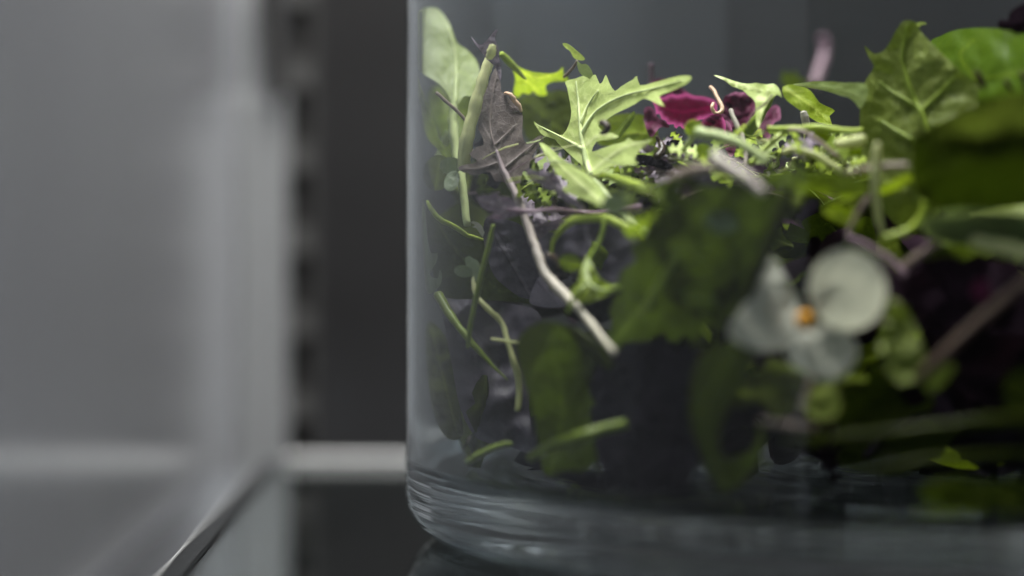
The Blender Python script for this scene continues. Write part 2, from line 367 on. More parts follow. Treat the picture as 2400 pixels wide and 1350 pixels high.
def tube(name, pts, mat, parent=None, base=None, tf=None, n=6, sides=10, flat=1.0, cap='flat', ridge=0.06, seed=0):
    """pts: (px, py, depth, radius in photo px)"""
    tf = tf or P
    c = catmull(pts, n); p3 = [tf(a[0], a[1], a[2]) for a in c]; rad = [a[3]*a[2]/F_PX*mm for a in c]
    vs = []; al = []; rg = []; fs = []; m = len(c)
    up = Vector((0, -1, 0))
    for i in range(m):
        t = (p3[min(i+1, m-1)]-p3[max(i-1, 0)])
        t = t.normalized() if t.length > 1e-9 else Vector((0, 0, 1))
        u = t.cross(up); u = u.normalized() if u.length > 1e-4 else Vector((1, 0, 0)); v = u.cross(t).normalized()
        wob = 1+0.16*noise.noise(Vector((i*0.35, seed*2.1, 0)))+0.07*noise.noise(Vector((i*1.3, seed*2.1, 4)))
        p3[i] = p3[i]+u*rad[i]*0.22*noise.noise(Vector((i*0.55, seed*1.7, 7)))
        for k in range(sides):
            a = 2*math.pi*k/sides; rr = rad[i]*wob*(1+ridge*math.cos(a*4+1))
            vs.append(p3[i]+u*math.cos(a)*rr+v*math.sin(a)*rr*flat); al.append(i/(m-1)); rg.append(0.5+0.5*math.cos(a*4+1))
    for i in range(m-1):
        for k in range(sides):
            a = i*sides+k; b = i*sides+(k+1) % sides
            fs.append((a, b, b+sides, a+sides))
    for e, ring in ((0, 0), (m-1, (m-1)*sides)):
        t = (p3[1]-p3[0] if e == 0 else p3[-2]-p3[-1]).normalized()
        vs.append(p3[e]-t*rad[e]*(0.35 if cap == 'flat' else 0.8)); al.append(0 if e == 0 else 1); rg.append(0)
        ci = len(vs)-1
        for k in range(sides):
            a = ring+k; b = ring+(k+1) % sides
            fs.append((b, a, ci) if e == 0 else (a, b, ci))
    return mesh_obj(name, vs, fs, mat, parent, attrs={'along': al, 'ridge': rg}, base=base)
def ell(cx, cy, rx, ry, rot=0, n=16, notch=0.0, notch_at=0):
    out = []; r = math.radians(rot)
    for i in range(n):
        a = 2*math.pi*i/n; f = 1-notch*math.exp(-((math.atan2(math.sin(a-math.radians(notch_at)), math.cos(a-math.radians(notch_at))))/0.35)**2)
        x = rx*math.cos(a)*f; y = ry*math.sin(a)*f
        out.append((cx+x*math.cos(r)-y*math.sin(r), cy+x*math.sin(r)+y*math.cos(r)))
    return out

_seed = [0]
def leaf(name, label, cat, outline, mat, zs, veins=(), stems=(), extra=(), group=None, **kw):
    """one leaf as one thing. stems: list of (part name, pts, stem material); extra: (part name, outline, leaf material, zs, kwargs)"""
    _seed[0] += 1; kw.setdefault('seed', _seed[0])
    m = LM[mat] if isinstance(mat, str) else mat
    if not stems and not extra:
        o = blade(name, outline, m, zs, veins, **kw)
        return tag(o, label, cat, group)
    x = np.mean([p[0] for p in outline]); y = np.max([p[1] for p in outline])
    b = (kw.get('tf') or P)(x, y, zs[0][2]); root = empty(name, b, label, cat, group)
    blade('blade', outline, m, zs, veins, parent=root, base=b, **kw)
    for (pn, pts, sm) in stems: tube(pn, pts, SM[sm], root, b, seed=_seed[0], tf=kw.get('tf'))
    for k, (pn, ol, lm, z2, k2) in enumerate(extra):
        k2 = dict(k2); k2.setdefault('seed', _seed[0]*7+k); blade(pn, ol, LM[lm], z2, parent=root, base=b, **k2)
    return root
def stem(name, label, cat, pts, mat, group=None, **kw):
    _seed[0] += 1
    return tag(tube(name, pts, SM[mat], base=P(*pts[0][:3]), seed=_seed[0], **kw), label, cat, group)

# ================================================================ the cabinet
def sheet(name, x0, x1, y0, y1, z0, z1, mat): 
    o = box(name, x0, x1, y0, y1, z0, z1, mat); o['kind'] = 'structure'; return o
sheet('side_wall', -52, -45.5, 230, 640, -160, 420, M_WALL)
sheet('back_wall', -45.4, 306, 600, 606, -160, 420, M_BACK)
sheet('side_wall', 300, 306, 230, 599.8, -160, 420, M_WALL)

# slotted shelf standard in the corner
r = empty('shelf_rail', Vector((-40, 500, -160))*mm, 'slotted steel shelf rail standing in the corner between side wall and back wall', 'shelf rail')
def loc_box(name, b, mat, parent, bev=0.0):
    o = box(name, *b, mat, None, bev); o.parent = parent; o.matrix_parent_inverse = Matrix.Translation(-parent.location); return o
loc_box('front_flange', (-45.3, -37.3, 495, 499, -160, 60.0), M_BRACKET, r, 0.3)
loc_box('upper_flange', (-45.3, -41.8, 496, 501, 60.2, 420), M_BRACKET, r, 0.4)
# slotted web built as a ladder with real openings
bm = bmesh.new(); pit = 13.85; z0s = 44.7+(HOR-270)*497/F_PX; half = 4.7
def add_bx(x0, x1, y0, y1, za, zb):
    v = [bm.verts.new(Vector((x, y, z))*mm) for x in (x0, x1) for y in (y0, y1) for z in (za, zb)]
    for f in ((0, 1, 3, 2), (4, 6, 7, 5), (0, 4, 5, 1), (2, 3, 7, 6), (0, 2, 6, 4), (1, 5, 7, 3)): bm.faces.new([v[i] for i in f])
add_bx(-37.6, -37.35, 498, 499.5, -160, 420); add_bx(-33.6, -33.1, 498, 499.5, -160, 420)
cz = z0s-14*pit
while cz < 400:
    add_bx(-37.35, -33.6, 498.02, 499.48, cz+half, cz+pit-half); cz += pit
bmesh.ops.recalc_face_normals(bm, faces=bm.faces)
me = bpy.data.meshes.new('slotted_web'); bm.to_mesh(me); bm.free(); me.materials.append(M_RAIL)
o = bpy.data.objects.new('slotted_web', me); C.objects.link(o); o.parent = r; o.matrix_parent_inverse = Matrix.Translation(-r.location)
loc_box('recess', (-38.2, -32.6, 500.0, 503, -160, 420), M_BLACK, r)
# tapered bracket end of the shelf above
bm = bmesh.new()
pr = [(-42.4, 80), (-38.9, 80), (-38.0, 60), (-39.4, 58.5), (-40.4, 63)]
a = [bm.verts.new(Vector((x, 493.0, z))*mm) for x, z in pr]; b_ = [bm.verts.new(Vector((x, 494.6, z))*mm) for x, z in pr]
bm.faces.new(a); bm.faces.new(b_[::-1])
for i in range(5): bm.faces.new((a[i], b_[i], b_[(i+1) % 5], a[(i+1) % 5]))
bmesh.ops.recalc_face_normals(bm, faces=bm.faces); bmesh.ops.bevel(bm, geom=bm.edges[:], offset=0.25*mm, segments=2, affect='EDGES')
me = bpy.data.meshes.new('shelf_bracket'); bm.to_mesh(me); bm.free(); me.materials.append(M_BLACK)
tag(link(bpy.data.objects.new('shelf_bracket', me)), 'black tapered shelf bracket hooked at the top of the slotted rail', 'bracket')

r = empty('glass_shelf', Vector((90, 380, -4))*mm, 'clear glass fridge shelf with a pale rear trim, under the salad jar', 'shelf')
loc_box('shelf_pane', (-37.6, 299, 150, 484, -4.6, 0), M_SHELF, r, 0.35)
loc_box('side_trim', (-40.7, -37.7, 150, 484.4, -4.2, 0.3), M_EDGE, r, 0.8)
loc_box('lit_edge_strip', (-41.1, -40.8, 150, 484.4, -4.0, 0.0), M_TRIM, r, 0.25)  # added pale strip, its colour imitates the lit outer face of the glass edge
loc_box('rear_trim', (-37.0, 299, 484.6, 489, -1.0, 1.2), M_TRIM, r, 0.7)

# ================================================================ the jar
def jar():
    prof = []   # (radius, z) outer bottom centre -> outer wall -> rim -> inner wall -> inner floor centre
    prof += [(0, 1.6)]+[(q, 1.45-0.3*(q/58)**4+0.24*math.sin(q*0.95)+0.14*math.sin(q*2.1+1)+0.06*math.sin(q*4.7)) for q in np.arange(12, 58.1, 0.5)]+[(63.5, 0.35), (66, 0.02), (68, 0.04)]
    for a in range(8, 91, 8): prof.append((68.8+6.2*math.sin(math.radians(a)), 6.4-6.34*math.cos(math.radians(a))))
    prof += [(75, 12), (75, 30), (75, 60), (75, 100), (75, 112)]
    for a in range(0, 181, 30): prof.append((73.9+1.1*math.cos(math.radians(a)), 113+1.1*math.sin(math.radians(a))))
    prof += [(JI, 100), (JI, 60), (JI, 30), (JI, 17), (JI, 10.7)]
    for a in range(10, 91, 10): prof.append((JI-1.7+1.7*math.cos(math.radians(a)), 10.55-1.7*math.sin(math.radians(a))))
    prof += [(64, 8.9), (50, 8.85), (25, 8.9), (0, 9.0)]
    n = 192; vs = []; fs = []; rings = []
    for (r_, z) in prof:
        if r_ == 0: vs.append(Vector((0, 0, z))*mm); rings.append([len(vs)-1])
        else:
            ring = []
            for k in range(n):
                a = 2*math.pi*k/n; d = 0
                if z < 14 and r_ > 20: d = 0.10*noise.noise(Vector((math.cos(a)*1.1, math.sin(a)*1.1, z*0.5)))
                vs.append(Vector(((r_+d*0.5)*math.cos(a), (r_+d*0.5)*math.sin(a), z+(d if 0.5 < z else 0)))*mm); ring.append(len(vs)-1)
            rings.append(ring)
    for a, b in zip(rings[:-1], rings[1:]):
        for k in range(n):
            k2 = (k+1) % n
            if len(a) == 1: fs.append((a[0], b[k2], b[k]))
            elif len(b) == 1: fs.append((a[k], a[k2], b[0]))
            else: fs.append((a[k], a[k2], b[k2], b[k]))
    o = mesh_obj('glass_jar', vs, fs, M_GLASS); o.location = Vector((JX, JY, 0.15))*mm
    return tag(o, 'large clear round glass jar with thick rippled base, filled with salad leaves', 'jar')
jar()

# ================================================================ the salad
# --- left side, in focus
leaf('salad_leaf', 'tall pale sage oval leaf leaning on the glass at the far left', 'leaf',
     [(1004,15),(1029,21),(1053,53),(1064,83),(1073,101),(1094,116),(1115,139),(1124,166),(1121,201),(1109,225),(1088,225),(1072,246),(1060,242),(1047,216),(1029,196),(999,178),(978,160),(967,127),(961,83),(970,44),(984,24)],
     'sage', [(1000,20,382),(1066,240,372),(1120,180,376)], [[(1066,244),(1068,190),(1067,130),(1050,60)]],
     [('stem', [(1064,236,371.5,6),(1062,260,371,9),(1062,300,370,10),(1072,373,368,11),(1084,440,366,10),(1095,528,364,8)], 'pale')],
     side_veins=(34, 48, 70), ruffle=0.5, cup=0.8, vw=4, ribs=('pale', 6, 1.5))
stem('cut_stalk_piece', 'thick pale yellow-green cut stem standing upright behind the purple brown leaf', 'stem',
     [(1152,112,366,11),(1143,150,365,12),(1127,201,364,13),(1108,270,363,14),(1092,340,362,15),(1086,400,362,14)], 'celery', sides=14)
leaf('mustard_leaf', 'purple brown mustard leaf with jagged lobes on a long white stem, curled at its top', 'leaf',
     [(1165,154),(1172,185),(1174,212),(1183,219),(1198,234),(1222,258),(1226,281),(1224,311),(1233,338),(1254,323),(1267,317),(1275,326),(1262,345),(1247,364),(1240,394),(1226,402),(1221,430),(1219,462),(1205,462),(1192,439),(1176,425),(1160,424),(1149,404),(1128,408),(1106,410),(1086,404),(1073,395),(1082,388),(1106,383),(1118,376),(1108,370),(1101,361),(1110,351),(1118,344),(1133,341),(1130,322),(1122,302),(1121,267),(1130,231),(1141,204),(1153,175)],
     'browny', [(1165,154,368),(1220,450,358),(1270,320,364),(1075,395,360)], [[(1205,455),(1188,410),(1164,356),(1149,302),(1152,237),(1166,166)],[(1180,395),(1235,350),(1265,325)],[(1170,380),(1120,395),(1080,394)],[(1160,340),(1210,290)],[(1158,335),(1130,290)]],
     [('stem', [(1163,352,360.3,3.5),(1178,395,359,6),(1201,440,357.5,8),(1221,484,356,9),(1242,543,354,10),(1260,593,352,10.5),(1275,635,350,11),(1296,662,348,11.5),(1331,699,345,12),(1356,722,342,8.5),(1390,765,339,8),(1440,826,333,6)], 'mustard')],
     extra=[('curled_tip', [(1104,84),(1118,101),(1130,104),(1144,90),(1154,78),(1162,68),(1167,71),(1160,88),(1168,112),(1170,138),(1175,166),(1173,190),(1166,170),(1158,154),(1141,139),(1126,119),(1112,100)], 'violet', [(1104,84,363),(1172,190,361)], dict(ruffle=0.8, rscale=22, step=4.5, smooth=2))],
     ruffle=0.8, rscale=90, pucker=0.15, side_veins=(38, 50, 60), vw=3.5, serr=1.2, step=5, smooth=2, ribs=('veinmauve', 3.5, 0.8))
stem('cut_stalk_piece', 'short pale round cut stem end poking out of the curled purple leaf tip', 'stem', [(1155,106,360.5,8),(1152,120,360.5,10),(1148,132,361.5,9)], 'celery', sides=14)
leaf('mizuna_leaf', 'large pale green jagged mizuna leaf with a cut petiole, brightest leaf at centre left', 'leaf',
     [(1376,398),(1350,375),(1328,355),(1307,335),(1300,326),(1275,318),(1262,305),(1251,284),(1275,305),(1296,313),(1319,316),(1334,290),(1339,261),(1334,231),(1329,205),(1325,190),(1349,184),(1370,176),(1386,178),(1396,175),(1405,196),(1413,190),(1420,175),(1429,196),(1441,213),(1455,203),(1473,192),(1484,186),(1493,178),(1500,200),(1533,193),(1582,180),(1612,177),(1621,183),(1606,198),(1570,215),(1545,226),(1558,250),(1530,238),(1508,231),(1490,243),(1464,256),(1440,268),(1418,283),(1402,295),(1416,308),(1434,312),(1451,321),(1426,328),(1398,332),(1387,355),(1400,352),(1414,347),(1440,338),(1464,332),(1473,322),(1484,330),(1510,330),(1532,326),(1512,342),(1493,361),(1488,376),(1496,385),(1460,388),(1425,392),(1400,405),(1386,410)],
     'pale', [(1376,398,360),(1620,180,352),(1251,290,366),(1340,180,372)], [[(1384,408),(1366,340),(1360,290),(1355,230),(1350,190)],[(1362,318),(1385,275),(1420,245),(1470,222),(1530,208),(1606,186)],[(1361,290),(1376,250),(1402,212)],[(1368,350),(1322,325),(1258,292)],[(1385,400),(1430,366),(1470,342),(1520,332)],[(1370,345),(1400,318),(1440,320)]],
     [('petiole', [(1367,345,360.2,4),(1376,385,359,8),(1395,425,357,10),(1425,462,355,11),(1465,505,352,12),(1515,550,348,12)], 'pale')],
     ruffle=0.9, rscale=90, vw=4, smooth=2, step=5.2, pucker=0.3, side_veins=(42, 40, 45), ribs=('veinpale', 6.5, 1.5))
leaf('mizuna_leaf', 'narrow pale green jagged leaf lying low in front of the big mizuna leaf', 'leaf',
     [(1263,333),(1288,345),(1312,368),(1349,392),(1370,402),(1390,420),(1408,441),(1420,465),(1424,485),(1405,486),(1390,476),(1366,466),(1345,458),(1322,450),(1288,453),(1310,442),(1334,434),(1322,418),(1305,404),(1292,388),(1280,365)],
     'pale', [(1263,333,358),(1424,485,346)], [[(1424,485),(1370,440),(1320,395),(1265,336)]], ruffle=0.6, vw=4, smooth=2, cup=1.5)
leaf('mustard_leaf', 'translucent yellow-green leaf hanging from an upside-down cut stem behind the mizuna', 'leaf',
     [(1196,146),(1212,154),(1228,162),(1250,169),(1281,172),(1300,171),(1312,165),(1319,157),(1320,172),(1328,180),(1332,190),(1300,192),(1285,196),(1278,205),(1282,222),(1262,224),(1250,214),(1240,222),(1225,218),(1215,228),(1204,222),(1205,205),(1208,184),(1202,164)],
     'lime', [(1200,150,374),(1280,220,380),(1330,180,378)], [[(1204,155),(1230,185),(1265,215)],[(1210,160),(1260,182),(1318,166)]],
     [('petiole', [(1174,126,372,7),(1190,142,373,8),(1208,160,374,7),(1232,186,374.5,3)], 'lime')], ruffle=1.1, rscale=45, side_veins=(26, 40, 70))
leaf('sprout_leaf', 'deep green shaded leaf under the yellow-green leaf behind the mizuna', 'leaf', [(1215,230),(1260,222),(1310,212),(1345,225),(1350,290),(1335,330),(1290,345),(1240,330),(1222,290)], 'deep', [(1215,230,388),(1340,320,380)], [[(1222,230),(1335,325)]], ruffle=1.0)
r = leaf('radish_sprout', 'small bluish green sprout with two kidney shaped seed leaves above the mizuna', 'sprout', [(1318,102),(1327,101),(1338,107),(1350,117),(1363,128),(1371,138),(1364,142),(1350,139),(1342,132),(1336,120),(1326,113)], 'sage', [(1318,102,366),(1371,140,368)], [[(1320,104),(1368,140)]],
     [('stem', [(1353,143,368,3),(1342,160,369,3.5),(1322,180,371,4)], 'tan')], [('seed_leaf', [(1353,143),(1362,150),(1374,150),(1384,160),(1390,176),(1386,186),(1377,182),(1368,178),(1360,172),(1354,160)], 'sage', [(1353,143,367),(1390,180,366)], dict(ruffle=0.3, step=4.5))], ruffle=0.3, step=4.5, vw=1.2)
stem('seed_hull', 'small dark brown curled seed hull lying on the pale mizuna leaf', 'seed hull', [(1406,287,353,5),(1416,289,352.5,8),(1424,298,352,8.5),(1420,308,352,7),(1409,311,352.5,5)], 'hull', cap='round')
stem('loose_twig', 'thin straight tan stem slanting across the sage leaf stem at left', 'stem', [(1022,217,366,4),(1045,237,366,4),(1075,264,366,4),(1098,290,366,4)], 'tan')
stem('shrivelled_tip', 'small shrivelled orange tan scrap on the shoulder of the purple brown leaf', 'leaf scrap', [(1183,218,366,3),(1196,222,365,5),(1206,236,365,6),(1217,248,365,5),(1222,262,365,3)], 'filament')
leaf('sprout_leaf', 'thin light green strap leaf against the glass below the sage leaf', 'leaf', [(976,165),(984,195),(1000,240),(1018,290),(1032,330),(1058,352),(1072,372),(1048,378),(1028,352),(1006,330),(994,300),(986,250),(977,205)], 'mid', [(976,165,378),(1060,370,368)], [[(978,170),(1005,260),(1045,365)]], ruffle=0.6)
leaf('sprout_leaf', 'mid green leaf filling the gap between sage stem and cut stem', 'leaf', [(1000,225),(1030,200),(1062,235),(1095,215),(1118,240),(1110,300),(1085,360),(1050,350),(1020,300)], 'mid', [(1000,225,392),(1085,360,384)], [[(1060,360),(1060,220)]], side_veins=(30, 45, 50), ruffle=1.2)
stem('cut_stalk_piece', 'pale whitish stem wedge low behind the sage leaf stem', 'stem', [(1050,308,376,5),(1040,340,375,9),(1026,380,374,10),(1020,400,374,6)], 'pale')
leaf('sprout_leaf', 'round dark green sprout leaf with pale edge at the far left', 'leaf', ell(1026, 405, 34, 42, 10), 'deep', [(1000,370,368),(1050,450,362)], [[(1020,450),(1030,370)]], ruffle=0.7, cup=1.5)
leaf('sprout_leaf', 'small oval grey green seed leaf pointing down beside the cut stem', 'leaf', ell(1059, 424, 17, 25, 22), 'grey', [(1059,400,362),(1059,450,360)], [[(1066,402),(1052,446)]], ruffle=0.2, vw=1.5)
leaf('sprout_leaf', 'round grey green seed leaf just under the thick cut stem', 'leaf', ell(1056, 388, 26, 20, 0), 'grey', [(1030,388,364),(1080,390,362)], (), ruffle=0.3)
leaf('spinach_leaf', 'broad dark green leaf with a bright curled upper edge pressed to the left glass', 'leaf',
     [(1001,472),(1012,492),(1030,512),(1050,524),(1072,536),(1095,550),(1115,556),(1135,562),(1165,600),(1195,640),(1240,690),(1262,715),(1200,708),(1130,702),(1040,696),(1018,650),(1004,590),(998,520)],
     'deep', [(1001,472,366),(1240,700,372),(1040,690,370)], [[(1010,500),(1080,600),(1180,690)]],
     [('curled_edge', [(1001,472,365.5,3),(1012,492,365,5),(1030,513,364.5,6),(1050,524,364.5,6),(1072,536,365,6),(1095,551,365.5,5),(1115,557,366,4),(1133,562,366.5,3)], 'lime')], side_veins=(50, 45, 90), ruffle=1.0)
leaf('lettuce_leaf', 'torn grey green leaf strip sliding down the left glass', 'leaf',
     [(993,466),(999,513),(1003,564),(1011,593),(1026,593),(1022,617),(1008,638),(1012,648),(1026,652),(1030,632),(1036,640),(1034,664),(1022,680),(1004,690),(996,661),(992,587),(988,498)], 'grey', [(993,466,366),(1004,690,362)], [[(993,470),(1000,600),(1010,680)]], smooth=2, ruffle=0.4)
leaf('basil_leaf', 'smooth plum black leaf standing behind the long white mustard stem', 'leaf',
     [(1135,520),(1150,508),(1171,512),(1200,518),(1224,530),(1238,560),(1250,600),(1262,640),(1270,680),(1258,700),(1224,698),(1192,678),(1159,647),(1143,606),(1133,560)], 'slate', [(1135,520,366),(1260,700,362)], [[(1140,515),(1190,600),(1245,695)]], ruffle=0.8, side_veins=(30,45,50))
leaf('basil_leaf', 'small plum leaf tip below the kink of the white stem', 'leaf', [(1262,650),(1290,655),(1318,690),(1330,715),(1300,722),(1262,718),(1240,705)], 'slate', [(1262,650,362),(1320,715,356)], [[(1262,655),(1315,715)]], ruffle=0.5)
leaf('mizuna_leaf', 'lobed violet mizuna leaf lying level with its stem pointing right', 'leaf',
     [(1118,463),(1132,457),(1147,457),(1165,449),(1170,459),(1192,461),(1205,470),(1213,485),(1225,491),(1245,493),(1250,499),(1228,502),(1212,506),(1190,513),(1165,516),(1138,514),(1150,503),(1158,496),(1142,493),(1128,482)], 'violet', [(1118,463,353),(1250,499,351)], [[(1248,497),(1190,488),(1125,468)],[(1190,490),(1145,511)],[(1175,478),(1165,455)]],
     [('stem', [(1180,488,352,2),(1240,495,351,4),(1300,492,352,5),(1360,498,354,5),(1408,500,353,6),(1455,494,352,6),(1500,485,350,7)], 'mauve')], smooth=2, ruffle=0.5, rscale=30, step=4.5)
leaf('mizuna_leaf', 'small lobed violet mizuna leaf slanting below the purple brown leaf', 'leaf',
     [(1232,398),(1245,396),(1262,402),(1274,396),(1284,404),(1300,400),(1305,415),(1316,432),(1322,448),(1345,465),(1372,486),(1360,492),(1335,478),(1310,460),(1300,448),(1275,440),(1266,430),(1245,424)], 'violet', [(1232,398,354),(1370,488,350)], [[(1368,488),(1310,440),(1236,402)],[(1290,425),(1278,404)]], smooth=2, ruffle=0.6, rscale=30, step=4.5)
leaf('mizuna_leaf', 'frilly violet leaf piece tucked beside the white stem under the violet mizuna', 'leaf', [(1235,520),(1260,510),(1285,520),(1310,512),(1330,520),(1310,535),(1285,545),(1268,560),(1250,548)], 'violet', [(1235,520,358),(1330,520,354)], [[(1245,530),(1325,518)]], ruffle=0.8, rscale=20, smooth=2)
leaf('basil_leaf', 'broad nearly black purple leaf right of the white stem with soft folds', 'leaf',
     [(1262,560),(1300,530),(1360,516),(1430,520),(1485,545),(1505,575),(1490,620),(1462,668),(1420,700),(1360,705),(1320,690),(1290,650),(1268,610)], 'slate', [(1262,560,364),(1500,560,352),(1400,700,354)], [[(1270,590),(1370,600),(1490,570)]], ruffle=2.0, rscale=80, side_veins=(50,50,90), cup=-1)
leaf('basil_leaf', 'lower fold of the dark purple leaf mass right of the white stem', 'leaf', [(1290,625),(1360,620),(1440,640),(1490,650),(1470,720),(1400,760),(1330,740),(1290,690)], 'plum', [(1290,625,360),(1490,700,352)], [[(1300,640),(1470,710)]], ruffle=1.4)
stem('loose_sprout', 'lime green arching stem below the mizuna petiole', 'stem', [(1293,604,352,4),(1296,570,352,5),(1314,540,351,7),(1345,518,350,9),(1385,512,349,9),(1425,514,348,9),(1480,540,346,10)], 'lime', flat=0.5)
stem('loose_sprout', 'thin olive stem curving down under the mizuna petiole', 'stem', [(1416,512,348,6),(1412,545,347,6),(1398,580,346,6),(1378,612,345,5)], 'green')
leaf('sprout_leaf', 'small round bright green seed leaf right of the white stem', 'leaf', ell(1336, 616, 26, 20, 10), 'mid', [(1310,616,348),(1360,616,346)], [[(1365,618),(1315,612)]], ruffle=0.4, cup=1)
leaf('sprout_rosette', 'light green rosette sprout with spreading short arms right of the white stem', 'sprout',
     [(1376,598),(1392,628),(1405,652),(1430,668),(1424,690),(1400,700),(1372,712),(1348,700),(1338,680),(1355,662),(1362,630)], 'lime', [(1376,598,345),(1372,712,341)], [[(1376,605),(1378,700)]],
     [('arm', [(1378,610,344.5,5),(1374,640,343.5,7),(1378,668,342.5,8)], 'pale'), ('arm', [(1378,665,342.5,7),(1400,680,341.5,6),(1430,682,341,5),(1470,665,340,5)], 'green'), ('arm', [(1378,668,342.5,7),(1350,690,341.5,6),(1330,735,341,4)], 'green')], ruffle=1.0, rscale=25)
stem('loose_sprout', 'tan curled scrap stuck beside the white stem kink', 'stem', [(1280,597,350,4),(1294,600,350,6),(1305,612,350,6),(1310,628,350,3)], 'brown')
stem('grass_blade', 'straight dark green needle-like blade standing in front of the clover sprout', 'blade', [(1157,527,356,5),(1147,570,356,6),(1134,620,356,6.5),(1120,680,356,6.5),(1106,745,356,6),(1100,780,356,5.5),(1096,816,356,4)], 'green')
leaf('radish_sprout', 'pale clover-like sprout with two seed leaves and a long kinked cream stem', 'sprout', ell(1086, 636, 22, 14, 8), 'grey', [(1064,636,360),(1108,640,358)], (), [('stem', [(1112,640,359,5),(1110,668,358,5),(1118,696,357,5),(1146,726,356,6),(1176,756,356,6),(1188,795,355,6),(1205,850,354,7),(1217,900,354,7),(1213,962,353,6)], 'celery')],
     [('seed_leaf', [(1090,605),(1100,600),(1110,606),(1120,612),(1126,630),(1120,652),(1112,662),(1104,650),(1098,632),(1092,620)], 'grey', [(1090,605,360),(1115,660,358)], dict(ruffle=0.2, step=4.5))], ruffle=0.2, step=4.5)
stem('loose_sprig', 'long tapering olive green stalk slanting down at the lower left', 'stem', [(1026,690,364,10),(1045,722,362,10),(1072,762,360,9),(1110,808,358,7),(1150,852,357,4),(1190,890,356,1.5)], 'green')
stem('loose_twig', 'tiny horizontal pale stem bit beside the kinked cream stem', 'stem', [(1152,794,354,3),(1180,799,353,3),(1215,803,352,3)], 'celery')
leaf('petal_scrap', 'tiny ragged white scrap beside the top of the grass blade', 'leaf scrap', [(1101,521),(1110,518),(1122,522),(1130,530),(1136,545),(1131,556),(1124,546),(1117,536),(1106,532),(1114,528)], 'petal', [(1101,521,362),(1131,556,361)], smooth=1, step=4, ruffle=0.3)
leaf('basil_leaf', 'dark slate purple leaf filling the lower left of the jar', 'leaf', [(1040,700),(1130,704),(1210,714),(1260,730),(1280,790),(1270,880),(1262,1000),(1250,1065),(1190,1048),(1120,1030),(1080,960),(1060,860),(1045,780)], 'slate', [(1040,700,372),(1250,1060,362)], [[(1060,710),(1150,850),(1240,1050)]], ruffle=2.0, rscale=90, side_veins=(60,45,100))
leaf('basil_leaf', 'shaded grey green leaf edge at the lower left glass', 'leaf', [(1000,760),(1030,770),(1060,830),(1075,930),(1085,1020),(1050,1030),(1020,980),(1002,880)], 'deep', [(1000,760,374),(1085,1020,366)], [[(1010,770),(1070,1010)]], ruffle=1.2)
leaf('spinach_leaf', 'big blurred dark green leaf with a rounded top standing at the lower centre left', 'leaf',
     [(1211,812),(1224,782),(1252,760),(1290,753),(1322,768),(1348,799),(1368,847),(1372,900),(1403,965),(1399,1022),(1416,1057),(1377,1101),(1324,1123),(1276,1114),(1263,1040),(1246,943),(1220,869)], 'fern', [(1250,760,336),(1330,1110,346)], [[(1290,1110),(1320,950),(1285,780)]], ruffle=1.0, side_veins=(60,45,80), cup=1.5)
stem('narrow_leaf', 'olive green strap slanting down behind the round-topped dark leaf', 'stem', [(1318,768,345,10),(1360,790,343,14),(1400,825,341,16),(1430,862,340,13)], 'olive', flat=0.4)
stem('green_sprig', 'bright green thick stem lying across the foot of the round-topped dark leaf', 'stem', [(1243,1074,333,9),(1290,1046,333,12),(1333,1031,333,12),(1403,1010,334,13),(1466,994,335,13)], 'green')
stem('green_sprig', 'small green stem lying on the jar floor at the lower left', 'stem', [(1097,1083,350,8),(1130,1062,350,8),(1176,1044,350,8),(1200,1042,350,6)], 'green')
stem('hair_root', 'fine black hair root near the jar floor at lower left', 'root', [(1102,1024,356,2.5),(1094,1040,355,2),(1083,1055,355,1)], 'hull')
# --- middle of the top
def ptl(ol, z, k): return ('petal', ol, k, z, dict(ruffle=1.6, rscale=30, rim_w=6, serr=1.5, pucker=0.5, step=4.6))
leaf('dianthus_flower', 'magenta frilled dianthus flower lying on top of the salad behind the mizuna tip', 'flower',
     [(1532,232),(1545,226),(1556,229),(1573,219),(1590,223),(1606,219),(1630,226),(1647,225),(1674,234),(1682,250),(1677,266),(1655,280),(1640,281),(1630,292),(1618,293),(1606,304),(1596,297),(1585,300),(1578,291),(1566,292),(1560,282),(1552,281),(1548,268),(1538,266),(1533,252)], 'magenta', [(1535,228,376),(1677,263,374),(1603,296,369)], [[(1676,250),(1600,262),(1545,250)],[(1676,252),(1620,285)]],
     [('stamen', [(1665,204,372,4),(1674,214,371,4.5),(1682,230,370,4.5),(1691,248,369,5),(1692,258,368.5,5),(1684,266,368,4.5),(1674,263,368,4),(1669,252,368,4),(1672,242,368.5,3.5)], 'filament'),
      ('flower_tube', [(1526,150,384,6),(1526,175,384,6),(1530,215,384,7)], 'mauve')],
     [ptl([(1509,262),(1516,250),(1528,252),(1538,270),(1552,282),(1566,290),(1566,300),(1545,300),(1532,318),(1520,316),(1510,290)], [(1509,262,374),(1566,300,369)], 'wine'),
      ptl([(1698,228),(1712,219),(1730,215),(1751,218),(1766,226),(1772,245),(1768,270),(1750,295),(1735,312),(1712,300),(1690,280),(1692,250)], [(1698,228,374),(1750,295,370)], 'wine'),
      ptl([(1647,280),(1665,270),(1690,268),(1700,290),(1698,325),(1670,318),(1645,308),(1641,292)], [(1647,278,368),(1698,325,364)], 'magenta'),
      ptl([(1796,257),(1808,249),(1822,248),(1830,262),(1828,280),(1812,292),(1808,315),(1798,336),(1776,328),(1764,302),(1778,275)], [(1796,257,376),(1796,334,370)], 'wine'),
      ptl([(1520,200),(1535,188),(1560,186),(1590,200),(1612,222),(1580,222),(1545,230),(1528,222)], [(1520,200,384),(1600,220,380)], 'magenta'),
      ptl([(1690,278),(1710,290),(1722,320),(1726,350),(1712,368),(1696,340),(1690,305)], [(1690,278,368),(1712,368,362)], 'wine')],
     ruffle=1.2, rscale=35, rim_w=7, serr=2, vw=2.5, step=4.8)
